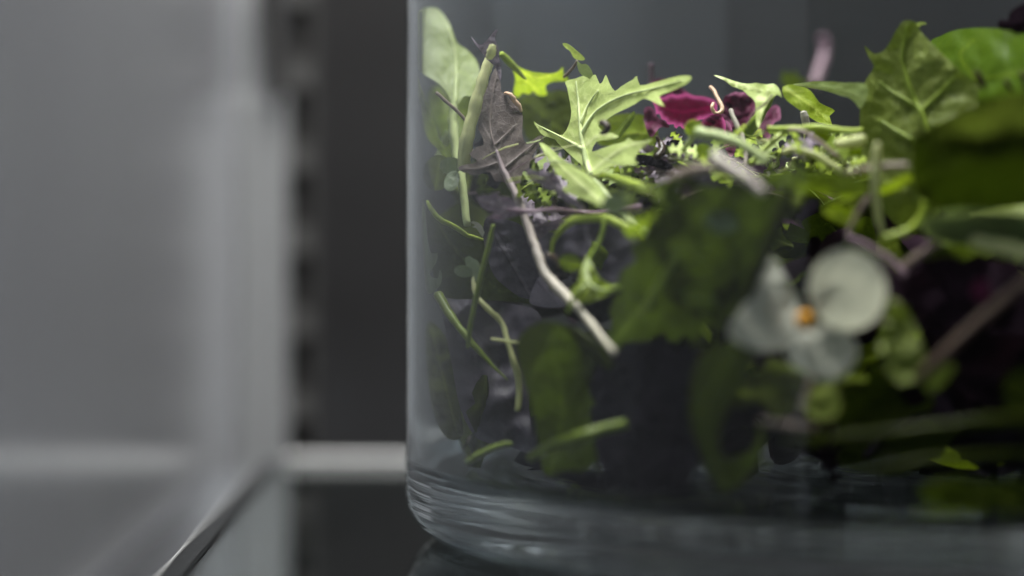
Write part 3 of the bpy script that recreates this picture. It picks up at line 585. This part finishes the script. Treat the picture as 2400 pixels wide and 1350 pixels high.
stem('loose_twig', 'white curved stem leaning in front of the magenta flower', 'stem', [(1712,257,360,5),(1724,287,359,5.5),(1739,320,358,5.5),(1748,355,357,5),(1747,386,356,4)], 'white')
leaf('radish_sprout', 'yellow-green rounded sprout under the left petals of the magenta flower', 'sprout', ell(1626, 300, 22, 20, 0), 'lime', [(1604,300,352),(1650,305,350)], (), [('stem', [(1630,310,351,6),(1614,335,353,6),(1600,352,355,5)], 'pale')],
     [('seed_leaf', ell(1650, 352, 20, 15, 25), 'lime', [(1630,350,352),(1670,358,350)], dict(ruffle=0.5))], ruffle=0.7, rscale=25)
stem('loose_sprout', 'thick blurred pale yellow-green stem lying in front of the magenta flower', 'stem', [(1634,310,345,13),(1665,316,344,13),(1700,324,343,12),(1745,343,342,11),(1800,378,341,10)], 'pale')
stem('loose_sprout', 'blurred pinkish white stem slanting down at the centre of the salad', 'stem', [(1676,360,330,11),(1690,378,328,13),(1715,394,326,14),(1748,414,324,14),(1790,450,322,10)], 'white')
stem('loose_sprout', 'blurred cream arched stem over the dark hollow at the centre', 'stem', [(1560,436,332,10),(1590,412,331,12),(1630,398,330,13),(1680,396,329,12),(1730,412,328,12)], 'tan')
leaf('mizuna_leaf', 'small three pronged pale green mizuna leaf in front of the right wine petals', 'leaf',
     [(1672,176),(1690,179),(1710,186),(1739,195),(1760,196),(1772,194),(1796,198),(1812,196),(1825,206),(1833,229),(1822,222),(1808,232),(1792,256),(1785,280),(1777,303),(1771,280),(1771,255),(1768,236),(1752,222),(1739,210),(1715,202),(1700,190)], 'pale', [(1672,176,362),(1830,228,358),(1777,300,356)], [[(1674,178),(1740,202),(1800,215)],[(1800,212),(1786,250),(1777,298)]],
     [('petiole', [(1815,215,360,6),(1795,250,361,10),(1770,285,362,13),(1745,318,363,14)], 'green')], smooth=2, ruffle=0.5, rscale=30, step=4.5)
stem('loose_sprout', 'hair-thin yellow stem crossing the pronged mizuna leaf', 'stem', [(1810,222,355,1.8),(1795,242,355,2.2),(1768,262,355,2),(1752,290,355,1.8),(1730,318,355,1.6)], 'tan')
leaf('mizuna_leaf', 'pale sage long leaf stretching right to the big olive leaf', 'leaf', [(1858,198),(1884,194),(1912,191),(1944,191),(1980,194),(2030,197),(2030,232),(2016,254),(2004,240),(1988,228),(1973,225),(1940,214),(1900,206)], 'sage', [(1858,198,364),(2030,220,352)], [[(1860,199),(1930,204),(1990,216),(2028,234)]], ruffle=0.4, vw=3.5, side_veins=(30,30,40), step=4.6)
leaf('mizuna_leaf', 'translucent bright green jagged leaf below the long sage leaf', 'leaf',
     [(1834,204),(1860,198),(1890,206),(1906,220),(1920,240),(1940,250),(1957,260),(1944,272),(1950,293),(1930,290),(1912,284),(1884,265),(1856,245),(1838,228)], 'lime', [(1834,204,374),(1950,290,366)], [[(1838,208),(1890,240),(1945,285)]], smooth=2, ruffle=0.9, side_veins=(24,40,40))
leaf('mizuna_leaf', 'small blurred jagged green sprig standing behind the pronged leaf', 'leaf', [(1830,186),(1840,163),(1850,178),(1862,162),(1874,184),(1900,190),(1870,204),(1845,206)], 'mid', [(1830,186,400),(1900,190,400)], ruffle=0.6, smooth=2)
stem('tall_sprig', 'blurred mauve stem sticking up above the salad at right of centre', 'stem', [(1926,84,425,12),(1933,105,425,12),(1930,135,424,11),(1920,165,422,11),(1910,200,420,11)], 'mauve')
stem('loose_sprout', 'horizontal yellow-green stem with a tan end resting left of the big olive leaf', 'stem', [(1800,302,352,7),(1855,303,351,8),(1914,300,350,9),(1985,308,349,8),(2022,305,349,6)], 'lime')
stem('loose_sprout', 'green stem rising to the horizontal yellow-green stem', 'stem', [(1758,384,350,7),(1785,356,351,7),(1812,330,352,7),(1838,308,353,6)], 'lime')
stem('loose_sprout', 'brownish thin stem sloping down right across the tangle', 'stem', [(1848,303,349,4),(1880,308,348,5),(1912,326,347,5),(1948,355,346,5),(1990,392,345,4)], 'tan')
stem('loose_sprout', 'cream yellow stem bowing down right in the tangle', 'stem', [(1835,356,350,6),(1860,350,349,7),(1896,358,348,7),(1934,376,347,7.5),(1980,408,346,7)], 'celery')
stem('cut_stalk_piece', 'short fat pale yellow cut stem stub beside the olive leaf', 'stem', [(1966,337,346,12),(1985,334,345,14),(2025,330,344,14)], 'celery', sides=14)
stem('cut_stalk_piece', 'short white upright stem stub behind the horizontal stem', 'stem', [(1883,262,362,8),(1887,280,362,9),(1891,302,362,8)], 'white')
stem('loose_sprout', 'long green sprout strand at the lower edge of the mizuna', 'stem', [(1400,410,352,5),(1440,418,350,9),(1480,432,348,12),(1520,446,346,10)], 'lime', flat=0.5)
leaf('sprout_leaf', 'lime green blurred leaf patch glowing behind the seed hull', 'leaf', [(1395,300),(1440,270),(1500,268),(1535,290),(1540,330),(1500,350),(1440,345),(1400,335)], 'lime', [(1395,300,380),(1535,320,376)], [[(1400,320),(1530,310)]], ruffle=1.0)
leaf('sprout_leaf', 'narrow green leaf spike between mizuna and magenta flower', 'leaf', [(1440,318),(1455,292),(1475,270),(1487,260),(1486,280),(1468,305),(1450,326)], 'mid', [(1440,318,368),(1487,260,370)], [[(1444,320),(1486,264)]], ruffle=0.3)
stem('wilted_scrap', 'black wilted leaf scrap upright under the magenta flower', 'leaf scrap', [(1538,320,360,3),(1548,335,360,7),(1552,352,359,9),(1540,370,358,10)], 'hull')
for k, (x, y, w, h, a) in enumerate([(1520, 380, 60, 14, 10), (1575, 372, 55, 12, -8), (1600, 345, 40, 12, 15), (1545, 402, 60, 13, 4), (1660, 372, 46, 14, 8), (1500, 352, 34, 10, -10)]):
    leaf('wilted_frill', ['wide blackish frill at the centre of the dark patch below the magenta flower', 'narrow violet frill right of the black upright scrap', 'small blackish frill nearest the magenta petals', 'violet frill along the bottom of the dark patch', 'blackish frill under the white curved stem', 'short violet frill at the left end of the dark patch beside the mizuna'][k], 'leaf scrap', ell(x, y, w, h, a, 14, 0.3, 90), 'violet' if k % 2 else 'plum', [(x-w, y, 362), (x+w, y, 358)], [[(x-w*.8, y), (x+w*.8, y)]], group='dark wilted frills under the magenta flower', ruffle=2.4, rscale=14, serr=2.5, step=4.5)
for k, (x, y, r_) in enumerate([(1440, 478, 30), (1512, 438, 14), (1540, 455, 16), (1575, 490, 26), (1470, 465, 18), (1560, 450, 30)]):
    leaf('seed_leaf', ['blurred grey green round seed leaf over the mizuna petiole', 'tiny whitish blurred bud beside the petiole', 'tiny blurred green bud right of the whitish bud', 'blurred green round leaf at the left rim of the big dark leaf', 'small blurred round leaf hugging the mizuna petiole', 'blurred olive leaf lobe behind the tiny buds'][k], 'leaf',
         ell(x, y, r_, r_*0.85, 20*k), ['grey', 'pale', 'sage', 'mid', 'sage', 'mid'][k], [(x-r_, y, 333), (x+r_, y, 331)], ruffle=0.5)
# --- right side
leaf('spinach_leaf', 'big upright olive green leaf with pointed top and raised ribs at the right', 'leaf',
     [(2128,47),(2145,52),(2156,70),(2167,84),(2190,107),(2226,142),(2255,169),(2300,205),(2330,250),(2320,330),(2270,420),(2200,500),(2130,540),(2075,500),(2045,430),(2024,380),(2016,320),(2016,250),(2026,196),(2040,172),(2048,154),(2036,134),(2026,108),(2038,118),(2050,126),(2070,120),(2085,100),(2100,72),(2114,52)],
     'olive', [(2128,47,353),(2020,300,352),(2300,250,345),(2130,520,346)], [[(2180,330),(2165,275),(2145,235),(2126,184),(2115,130),(2126,60)],[(2160,262),(2210,210),(2235,180)],[(2140,330),(2090,300),(2060,280)],[(2150,250),(2090,215),(2060,190)],[(2170,300),(2240,280),(2300,265)]],
     [('rib', [(2176,320,347.5,5),(2178,332,347,4)], 'lime')],
     ruffle=2.0, rscale=110, side_veins=(55,50,110), cup=1.0, vw=6, pucker=0.6, step=7, ribs=('green', 7, 2.5))
leaf('spinach_leaf', 'tiny pale leaf tip curling out behind the point of the olive leaf', 'leaf scrap', [(2146,56),(2155,51),(2168,52),(2172,56),(2160,58),(2152,64)], 'sage', [(2146,56,356),(2170,55,356)], step=4, ruffle=0.1)
leaf('chard_leaf', 'glossy bright green rounded leaf behind the olive leaf at the upper right', 'leaf',
     [(2180,104),(2205,84),(2240,70),(2285,65),(2330,66),(2370,70),(2410,82),(2470,110),(2500,180),(2470,240),(2400,262),(2320,260),(2250,240),(2200,190)], 'vivid', [(2180,104,358),(2470,150,338),(2320,260,344)], [[(2250,200),(2330,180),(2470,160)],[(2290,190),(2250,130),(2290,90)]], ruffle=1.6, rscale=100, cup=1, vw=4, step=7)
for k, (x, y, dx, dy, w) in enumerate([(2286, 165, 24, 48, 10), (2354, 188, 20, 26, 7), (2392, 170, 12, 18, 9), (2400, 190, 20, 20, 12)]):
    stem('leaf_spike', ['longest dark spike over the bright green leaf, leftmost of the four', 'short dark spike just right of the longest one', 'dark spike near the right edge above the front leaf', 'stubby dark spike lowest beside the right edge'][k], 'leaf scrap', [(x, y, 338, w*.6), (x+dx*.5, y+dy*.5, 338, w), (x+dx, y+dy, 338, w*.3)], 'hull', group='dark spikes over the bright green leaf')
leaf('basil_leaf', 'nearly black ruffled leaf poking in at the top right corner', 'leaf', [(2340,50),(2348,44),(2362,47),(2366,30),(2380,18),(2400,8),(2450,-10),(2480,40),(2460,110),(2400,86),(2370,72),(2342,66)], 'black', [(2340,50,350),(2460,60,342)], [[(2345,55),(2450,50)]], ruffle=0.8)
leaf('spinach_leaf', 'big dark green blurred leaf bulging close to the glass at the right edge', 'leaf',
     [(2136,330),(2160,306),(2200,284),(2250,255),(2310,232),(2380,216),(2450,220),(2520,260),(2540,360),(2500,460),(2400,480),(2300,490),(2220,490),(2165,470),(2140,420)], 'deep', [(2136,330,320),(2300,235,318),(2450,218,316),(2300,330,313),(2480,320,311),(2230,400,320),(2250,480,336),(2400,480,337),(2150,450,336)], [[(2150,420),(2300,360),(2500,320)]], ruffle=2.5, rscale=150, cup=2, step=9)
leaf('chard_leaf', 'blurred grey green leaf with a thick pale stalk near the right edge', 'leaf', [(2160,520),(2220,495),(2300,492),(2400,500),(2500,520),(2500,590),(2400,585),(2300,570),(2230,575),(2180,560)], 'grey', [(2160,495,320),(2500,500,314),(2300,575,330)], [], [('stalk', [(2280,566,322,14),(2340,578,320,17),(2400,592,318,18),(2500,615,316,18)], 'celery')], ruffle=1.0)
stem('loose_sprout', 'cream upright stem with rounded top in front of the olive leaf', 'stem', [(2056,338,334,7),(2054,365,334,9),(2051,410,334,10),(2052,460,334,9),(2058,510,334,8),(2068,545,334,5)], 'celery', cap='round')
stem('loose_twig', 'mauve tan twig lying level under the olive leaf', 'stem', [(1985,405,336,5),(2030,396,335,7),(2080,390,334,8),(2130,388,333,7)], 'tan')
stem('loose_twig', 'pinkish twig rising to the level twig under the olive leaf', 'stem', [(1985,548,334,5),(2005,510,334,6),(2025,478,334,7),(2040,460,334,5)], 'tan')
stem('loose_twig', 'mauve forked twig running down right from the viola', 'stem', [(1985,555,332,6),(2040,580,331,7),(2090,615,330,9),(2125,650,329,9),(2160,690,328,6)], 'mauve')
stem('loose_twig', 'blurred pale mauve twig joining the forked twig from the right', 'stem', [(2105,634,330,8),(2145,605,329,9),(2200,568,328,8)], 'tan')
stem('loose_sprout', 'blurred yellow-green curved stem loop under the olive leaf', 'stem', [(2170,470,334,7),(2158,510,334,8),(2130,540,334,9),(2085,555,334,8),(2060,560,334,5)], 'lime')
leaf('sprout_leaf', 'blurred dark green leaf lying level under the cream stems of the tangle', 'leaf', [(1800,412),(1860,402),(1940,404),(2010,418),(2040,440),(2000,458),(1930,456),(1860,450),(1810,436)], 'mid', [(1800,412,334),(2040,440,330)], [[(1805,425),(2030,440)]], ruffle=0.8)
leaf('sprout_leaf', 'blurred bright green leaf fold glowing above the viola', 'leaf', [(1925,490),(1960,480),(2000,488),(2020,510),(2010,540),(1985,530),(1950,515)], 'lime', [(1925,490,336),(2020,520,334)], [[(1930,494),(2010,530)]], ruffle=0.6)
leaf('sprout_leaf', 'small blurred glowing green spot leaf right above the viola gap', 'leaf', ell(1985, 458, 18, 10, 0), 'lime', [(1965,458,336),(2005,458,336)], ruffle=0.2)
leaf('sprout_leaf', 'bright green leaf arm passing behind the cream upright stem', 'leaf', [(2060,440),(2090,425),(2125,408),(2140,420),(2110,440),(2075,455),(2050,456)], 'lime', [(2060,440,338),(2140,415,336)], ruffle=0.4)
# viola
b0 = P(1885, 750, 327)
v = empty('viola_flower', b0, 'white viola flower with an orange eye pressed against the glass at lower right', 'flower')
blade('petal', ell(1986, 679, 92, 97, -10, 18), LM['petal'], [(1890,740,322),(2075,640,316),(1990,580,317)], [[(1895,745),(2000,660)]], parent=v, base=b0, ruffle=1.0, rscale=90, cup=1.5, vw=2)
blade('petal', [(1800,598),(1822,612),(1842,650),(1866,700),(1874,735),(1868,770),(1850,806),(1800,822),(1755,818),(1712,792),(1712,760),(1745,710),(1770,650),(1786,612)], LM['petal'], [(1874,735,323),(1715,780,319),(1800,600,326)], [[(1872,740),(1780,720)]], parent=v, base=b0, ruffle=1.2, rscale=70, vw=2)
blade('petal', [(1880,768),(1915,758),(1960,770),(1995,786),(2012,820),(2000,856),(1968,886),(1925,892),(1885,872),(1852,850),(1840,812),(1855,785)], LM['petal'], [(1885,765,322),(1930,890,318)], [[(1888,765),(1930,880)]], parent=v, base=b0, ruffle=1.2, rscale=60, vw=2)
tube('eye', [(1884,752,321.5,14),(1885,750,320.3,22),(1886,749,319.6,12)], SM['orange'], v, b0, cap='round', sides=16)
# blurred mass behind the front glass
leaf('spinach_leaf', 'large blurred dark green leaf in front of the centre, with jagged lower tips', 'leaf',
     [(1508,548),(1530,518),(1560,508),(1590,470),(1618,466),(1640,436),(1690,442),(1720,426),(1780,446),(1825,470),(1816,520),(1790,556),(1800,600),(1764,636),(1768,690),(1732,708),(1724,750),(1700,738),(1690,792),(1662,762),(1645,770),(1630,808),(1606,784),(1582,818),(1560,782),(1532,796),(1502,814),(1482,796),(1455,822),(1422,794),(1438,748),(1426,720),(1460,682),(1448,652),(1486,616),(1482,584)], 'fern', [(1508,548,334),(1830,445,321),(1425,790,342),(1700,760,334)], [[(1440,800),(1520,690),(1600,560),(1680,450)]], [('rib', [(1500,745,331,6),(1560,640,332,8),(1610,560,332,8),(1660,470,332,5)], 'green')], side_veins=(70,45,120), ruffle=2.4, rscale=110, step=8, vw=6, smooth=2, serr=5)
stem('loose_sprig', 'blurred olive green stalk slanting from the seam of the reflection to the viola', 'stem', [(1852,440,322,16),(1830,500,322,18),(1795,580,322,18),(1765,650,322,17),(1735,730,323,14)], 'olive')
for k, (x, y, w, h, a, z) in enumerate([(1610, 590, 46, 30, 20, 327), (1660, 610, 36, 26, -15, 326), (1600, 680, 34, 40, 0, 328), (1690, 520, 40, 28, 10, 327), (1560, 520, 50, 26, -30, 329), (1640, 700, 40, 26, 30, 327)]):
    leaf('sprout_leaf', ['blurred green seed leaf at the middle of the big dark centre leaf', 'blurred seed leaf overlapping it to the right, tilted up', 'dim upright seed leaf lower on the big dark centre leaf', 'grey green seed leaf high on the big dark centre leaf', 'dim slanting seed leaf at the upper left of the big dark centre leaf', 'lowest blurred seed leaf on the big dark centre leaf, near the viola'][k], 'leaf', ell(x, y, w, h, a), ['mid', 'mid', 'deep', 'grey', 'deep', 'mid'][k], [(x-w, y, z), (x+w, y, z-1)], [[(x-w*.8, y), (x+w*.8, y)]], group='blurred seed leaves before the big dark leaf', ruffle=1.0)
leaf('spinach_leaf', 'blurred dark green leaf with rounded shoulder lower centre, left of the viola', 'leaf',
     [(1642,831),(1662,814),(1684,803),(1720,800),(1760,803),(1771,830),(1752,880),(1727,928),(1705,965),(1690,1000),(1686,1045),(1705,1072),(1735,1066),(1760,1055),(1776,1020),(1780,985),(1790,1020),(1778,1080),(1742,1130),(1694,1152),(1660,1115),(1640,1060),(1622,1000),(1616,949),(1622,890)], 'fern', [(1684,803,320),(1694,1150,328),(1780,1000,326)], [[(1700,1140),(1650,1000),(1700,830)]], ruffle=1.2, step=8, vw=5)
stem('loose_sprig', 'blurred dark green stalk lying level across the lower right', 'stem', [(1840,1035,318,9),(1925,1030,316,13),(2040,1022,314,14),(2170,1006,313,14),(2300,990,312,15),(2480,970,312,15)], 'olive')
stem('loose_sprig', 'fainter green stalk below the level stalk at lower right', 'stem', [(2050,1104,314,9),(2120,1090,314,12),(2200,1076,314,12),(2420,1062,314,12)], 'olive')
stem('loose_sprig', 'brown twig slanting up to the right edge', 'stem', [(2150,884,316,8),(2200,840,315,12),(2280,765,315,13),(2350,705,315,13),(2460,610,315,12)], 'brown')
stem('loose_twig', 'thin greyish stem lying level under the left viola petals', 'stem', [(1780,985,318,6),(1840,994,317,7),(1910,1004,317,6)], 'tan')
stem('loose_twig', 'grey stem hanging down from the viola', 'stem', [(1904,880,322,6),(1890,920,321,6),(1876,965,320,6)], 'tan')
leaf('sprout_leaf', 'blurred olive green crumpled leaf right of the viola petals', 'leaf', [(2085,700),(2120,720),(2150,780),(2170,840),(2150,890),(2110,900),(2075,870),(2060,810),(2075,750)], 'olive', [(2085,700,322),(2130,890,318)], [[(2090,710),(2130,880)]], ruffle=2.0, rscale=35)
leaf('sprout_leaf', 'blurred narrow green leaf slanting under the crumpled olive leaf', 'leaf', [(2165,905),(2190,870),(2225,850),(2240,860),(2215,895),(2180,920)], 'olive', [(2165,905,318),(2235,855,318)], ruffle=0.6)
leaf('sprout_leaf', 'dim green leaf directly beneath the lowest viola petal', 'leaf', [(1890,930),(1940,900),(1970,930),(1960,975),(1915,985),(1890,965)], 'olive', [(1890,930,324),(1960,975,320)], ruffle=0.8)
leaf('basil_leaf', 'black purple cupped leaf right of the viola in the dark', 'leaf', [(2110,660),(2170,610),(2240,600),(2300,640),(2310,720),(2250,790),(2180,800),(2130,740)], 'black', [(2110,660,326),(2300,700,320)], [[(2120,670),(2290,720)]], ruffle=2.0)
leaf('petal_scrap', 'dull pink blurred petal scrap on the black purple leaf', 'petal scrap', ell(2298, 680, 20, 26, 15), 'wine', [(2280,680,318),(2316,680,318)], ruffle=0.6)
leaf('basil_leaf', 'broad purple black leaf standing between the two lower dark green leaves', 'leaf', [(1385,900),(1430,820),(1500,800),(1580,800),(1630,830),(1640,930),(1640,1060),(1600,1140),(1500,1160),(1420,1120),(1390,1020)], 'plum', [(1385,900,344),(1630,830,334),(1500,1150,334)], [[(1440,1130),(1500,960),(1560,820)]], ruffle=2.6, rscale=70, step=9)
leaf('basil_leaf', 'jagged plum black leaf at the jar floor centre', 'leaf', [(1272,1110),(1340,1100),(1440,1110),(1560,1120),(1640,1140),(1600,1165),(1520,1158),(1440,1150),(1380,1154),(1330,1132)], 'plum', [(1272,1110,338),(1640,1140,328)], ruffle=1.6, rscale=25, smooth=1, serr=3)
leaf('sprout_leaf', 'dull olive crumpled leaf lying on the jar floor at lower right', 'leaf', [(2150,1150),(2230,1120),(2320,1130),(2420,1120),(2500,1150),(2450,1195),(2330,1196),(2220,1190)], 'fern', [(2150,1150,318),(2500,1160,314)], ruffle=2.0, rscale=40)
leaf('basil_leaf', 'dark green leaf at the right edge above the level stalk', 'leaf', [(2350,900),(2400,860),(2500,850),(2500,1010),(2420,1020),(2370,980)], 'deep', [(2350,900,318),(2500,950,316)], ruffle=1.0)

def jag(cx, cy, L, wd, rot, rs, n=4):
    """a lobed mizuna-like outline, base at one end"""
    up = []; r = math.radians(rot)
    for i in range(n):
        t = (i+0.5)/n; w = wd*(0.55+0.45*math.sin(math.pi*t))*rs.uniform(.75, 1.2)
        up += [((t-0.30/n)*L-L/2, w*0.35), ((t+0.12/n)*L-L/2, w), ((t+0.30/n)*L-L/2, w*0.5)]
    lo_ = [(x+rs.uniform(-.03, .03)*L, -y*rs.uniform(.7, 1.15)) for x, y in up[::-1]]
    pts = [(-L/2, 0)]+up+[(L/2*1.08, 0)]+lo_
    return [(cx+x*math.cos(r)-y*math.sin(r), cy+x*math.sin(r)+y*math.cos(r)) for x, y in pts]
def jagvein(cx, cy, L, rot):
    r = math.radians(rot); return [[(cx+u*L*math.cos(r), cy+u*L*math.sin(r)) for u in (-.5, 0, .48)]]
rs = random.Random(77)
for k in range(34):
    x = rs.uniform(1235, 1560) if k < 16 else rs.uniform(1480, 2030); y = rs.uniform(345, 455) if k < 16 else rs.uniform(330, 430)
    z = rs.uniform(364, 378) if k < 16 else rs.uniform(350, 370); L = rs.uniform(50, 105); a = rs.uniform(-50, 50)+rs.choice((0, 180))
    leaf('frilly_leaf', 'small jagged leaf wedged among the sprouts along the salad surface', 'leaf', jag(x, y, L, L*rs.uniform(.24, .4), a, rs, rs.choice((3, 4))), rs.choice(['mid', 'violet', 'lime', 'deep', 'violet', 'mid', 'sage']),
         [(x-L/2, y, z+rs.uniform(-3, 3)), (x+L/2, y, z+rs.uniform(-3, 3)), (x, y+L/3, z-rs.uniform(2, 9))], jagvein(x, y, L, a), group='small jagged leaves along the salad surface', smooth=2, ruffle=0.8, rscale=30, step=5, vw=2)
rs = random.Random(33)
for k in range(26):
    x = rs.uniform(1100, 1330) if k < 9 else rs.uniform(1560, 2050); y = rs.uniform(400, 520) if k < 9 else rs.uniform(300, 400); z = rs.uniform(357, 364) if k < 9 else rs.uniform(348, 366); L = rs.uniform(34, 80); a = rs.uniform(0, 360)
    leaf('frilly_leaf', 'small jagged leaf scrap caught among the stems', 'leaf', jag(x, y, L, L*rs.uniform(.22, .36), a, rs, 4), rs.choice(['violet', 'violet', 'deep', 'mid']) if k < 9 else rs.choice(['lime', 'mid', 'pale', 'lime']),
         [(x-L/2, y, z), (x+L/2, y, z+rs.uniform(-2, 2)), (x, y+L/2, z-4)], jagvein(x, y, L, a), group='jagged leaf scraps among the stems', smooth=2, ruffle=0.8, rscale=25, step=4.6, vw=1.8)
rs = random.Random(91)
for k in range(6):
    x = rs.uniform(1490, 1700); y = rs.uniform(480, 760); z = rs.uniform(328, 334); L = rs.uniform(80, 140); a = rs.uniform(90, 160)
    leaf('frilly_leaf', 'dim lobed leaf overlapping the big dark centre leaf behind the front glass', 'leaf', jag(x, y, L, L*rs.uniform(.25, .4), a, rs, 4), rs.choice(['deep', 'mid', 'deep', 'deep']),
         [(x-L/2, y, z), (x+L/2, y, z), (x, y+L/2, z+5)], jagvein(x, y, L, a), group='dim lobed leaves over the big dark centre leaf', smooth=2, ruffle=1.2, rscale=50, vw=3)
for k in range(70):
    x = rs.uniform(1130, 2040); y = rs.uniform(330, 470); z = rs.uniform(346, 376)
    L = rs.uniform(50, 130); a = rs.uniform(-0.9, 0.9)+rs.choice((0, math.pi)); c = rs.uniform(-0.5, 0.5); pts = []
    for i in range(5):
        pts.append((x, y, z, rs.uniform(1.2, 2.6)*(1-i*0.12))); x += math.cos(a)*L/4; y += math.sin(a)*L/4*0.6; a += c*0.5; z += rs.uniform(-1.5, 1.5)
    stem('loose_sprout', 'hair-thin sprout stem strewn over the salad surface', 'stem', pts, rs.choice(['lime', 'green', 'pale', 'celery', 'mauve', 'tan', 'green']), group='hair-thin stems over the salad surface', n=4, sides=6)
# --- tangle of small sprouts left of the olive leaf and along the surface
rs = random.Random(21)
for k in range(64):
    x = rs.uniform(1765, 2015); y = rs.uniform(312, 400); z = rs.uniform(346, 372)
    L = rs.uniform(22, 70); a = rs.uniform(0, 2*math.pi); c = rs.uniform(-1.3, 1.3); pts = []
    for i in range(5):
        pts.append((x, y, z, rs.uniform(1.6, 4.0)*(1-i*0.08))); x += math.cos(a)*L/4; y += math.sin(a)*L/4*0.75; a += c*0.5; z += rs.uniform(-1.2, 1.2)
    stem('loose_sprout', 'thin curly sprout stem in the yellow-green tangle left of the olive leaf', 'stem', pts, rs.choice(['lime', 'green', 'pale', 'celery', 'green', 'lime']), group='curly sprout stems in the tangle', n=4, sides=7)
for k in range(20):
    x = rs.uniform(1770, 2010); y = rs.uniform(318, 405); z = rs.uniform(352, 374); w = rs.uniform(10, 24)
    leaf('seed_leaf', 'tiny round seed leaf in the tangle left of the olive leaf', 'leaf', ell(x, y, w, w*rs.uniform(.5, .85), rs.uniform(0, 180), 12), rs.choice(['lime', 'mid', 'deep', 'lime']), [(x-w, y, z), (x+w, y, z+rs.uniform(-4, 4))], group='tiny seed leaves in the tangle', ruffle=0.5, step=5)
for k in range(26):
    x = rs.uniform(1120, 1560); y = rs.uniform(380, 470); z = rs.uniform(368, 382); w = rs.uniform(22, 52)
    leaf('seed_leaf', 'shaded leaf deep in the salad surface behind the mizuna', 'leaf', jag(x, y, w*2.4, w*rs.uniform(.6, .9), rs.uniform(0, 360), rs, 4), rs.choice(['deep', 'plum', 'mid', 'plum', 'deep']), [(x-w, y, z), (x+w, y, z+rs.uniform(-5, 5))], [[(x-w*.8, y), (x+w*.8, y)]], group='shaded leaves behind the mizuna', ruffle=1.2, rscale=30)

# --- the packed mass behind and between
def filler():
    rs = random.Random(5); vs = []; fs = []; mi = []; vein = []; rim = []
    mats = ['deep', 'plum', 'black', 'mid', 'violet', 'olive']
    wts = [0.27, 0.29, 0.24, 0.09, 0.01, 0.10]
    count = 0
    while count < 620:
        a = rs.uniform(0, 2*math.pi); rr = 68*math.sqrt(rs.random()); x = JX+rr*math.cos(a); y = JY+rr*math.sin(a)
        px = 1200+x/y*F_PX
        z = rs.uniform(FLOOR+2.5, 42.5 if y < 375 else 46.0)
        py = HOR-(z-CAM_H)/y*F_PX
        # the fronts of the jar are left to the leaves placed singly
        front = JY-math.sqrt(max(JR*JR-(x-JX)**2, 0))
        ymin = 374
        if py > 820: ymin = 352
        if px > 1450 and py > 520: ymin = 336
        if px > 1780 and py > 880: ymin = 324
        if px > 2100 and py > 560: ymin = 324
        if y < ymin+8 or y < front+10: continue
        if px < 1230 and py > 1000: continue
        if y < 354 and z > 34: continue
        L = rs.uniform(9, 21); Wd = L*rs.uniform(0.35, 0.75)/2
        d = Vector((rs.gauss(0, 1), rs.gauss(0, 1), rs.gauss(0, 0.6))).normalized(); n0 = Vector((rs.gauss(0, 1), rs.gauss(-0.8, 1), rs.gauss(0.2, 1)))
        s = d.cross(n0)
        if s.length < 0.1: continue
        s.normalize(); n0 = s.cross(d).normalized(); bend = rs.uniform(-0.6, 0.6); lob = rs.random() < 0.35; base = len(vs); ok = True
        nu, nv = 10, 6; new = []
        ph = rs.uniform(0, 6)
        for i in range(nu+1):
            t = i/nu; w = Wd*max(0.06, math.sin(math.pi*min(1, t*0.93+0.07))**0.75)*((0.72+0.28*math.cos(i*2.2)) if lob else 1)
            for j in range(nv+1):
                u = j/nv*2-1
                p = Vector((x, y, z))+d*(t-0.5)*L+s*u*w+n0*(bend*(t-0.5)**2*L*1.6+0.25*w*u*u+0.5*math.sin(u*3+t*7+ph))
                h = math.hypot(p.x-JX, p.y-JY)
                if h > JI-1.2:
                    k = (JI-1.2)/h; p.x = JX+(p.x-JX)*k; p.y = JY+(p.y-JY)*k
                if p.y < ymin: p.y = ymin+rs.uniform(0, 1.5)
                if p.z < FLOOR+0.6: p.z = FLOOR+0.6+rs.uniform(0, .3)
                if p.z > 48.5: p.z = 48.5-rs.uniform(0, .6)
                vs.append(p*mm); vein.append(math.exp(-(u/0.12)**2)*0.8); rim.append(0)
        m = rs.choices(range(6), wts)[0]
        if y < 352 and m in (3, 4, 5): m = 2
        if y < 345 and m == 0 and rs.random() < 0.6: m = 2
        for i in range(nu):
            for j in range(nv):
                q = base+i*(nv+1)+j; fs.append((q, q+1, q+nv+2, q+nv+1)); mi.append(m)
        count += 1
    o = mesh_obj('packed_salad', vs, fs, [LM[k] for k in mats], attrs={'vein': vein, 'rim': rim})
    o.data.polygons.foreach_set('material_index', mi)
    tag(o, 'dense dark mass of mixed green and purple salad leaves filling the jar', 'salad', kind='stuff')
filler()
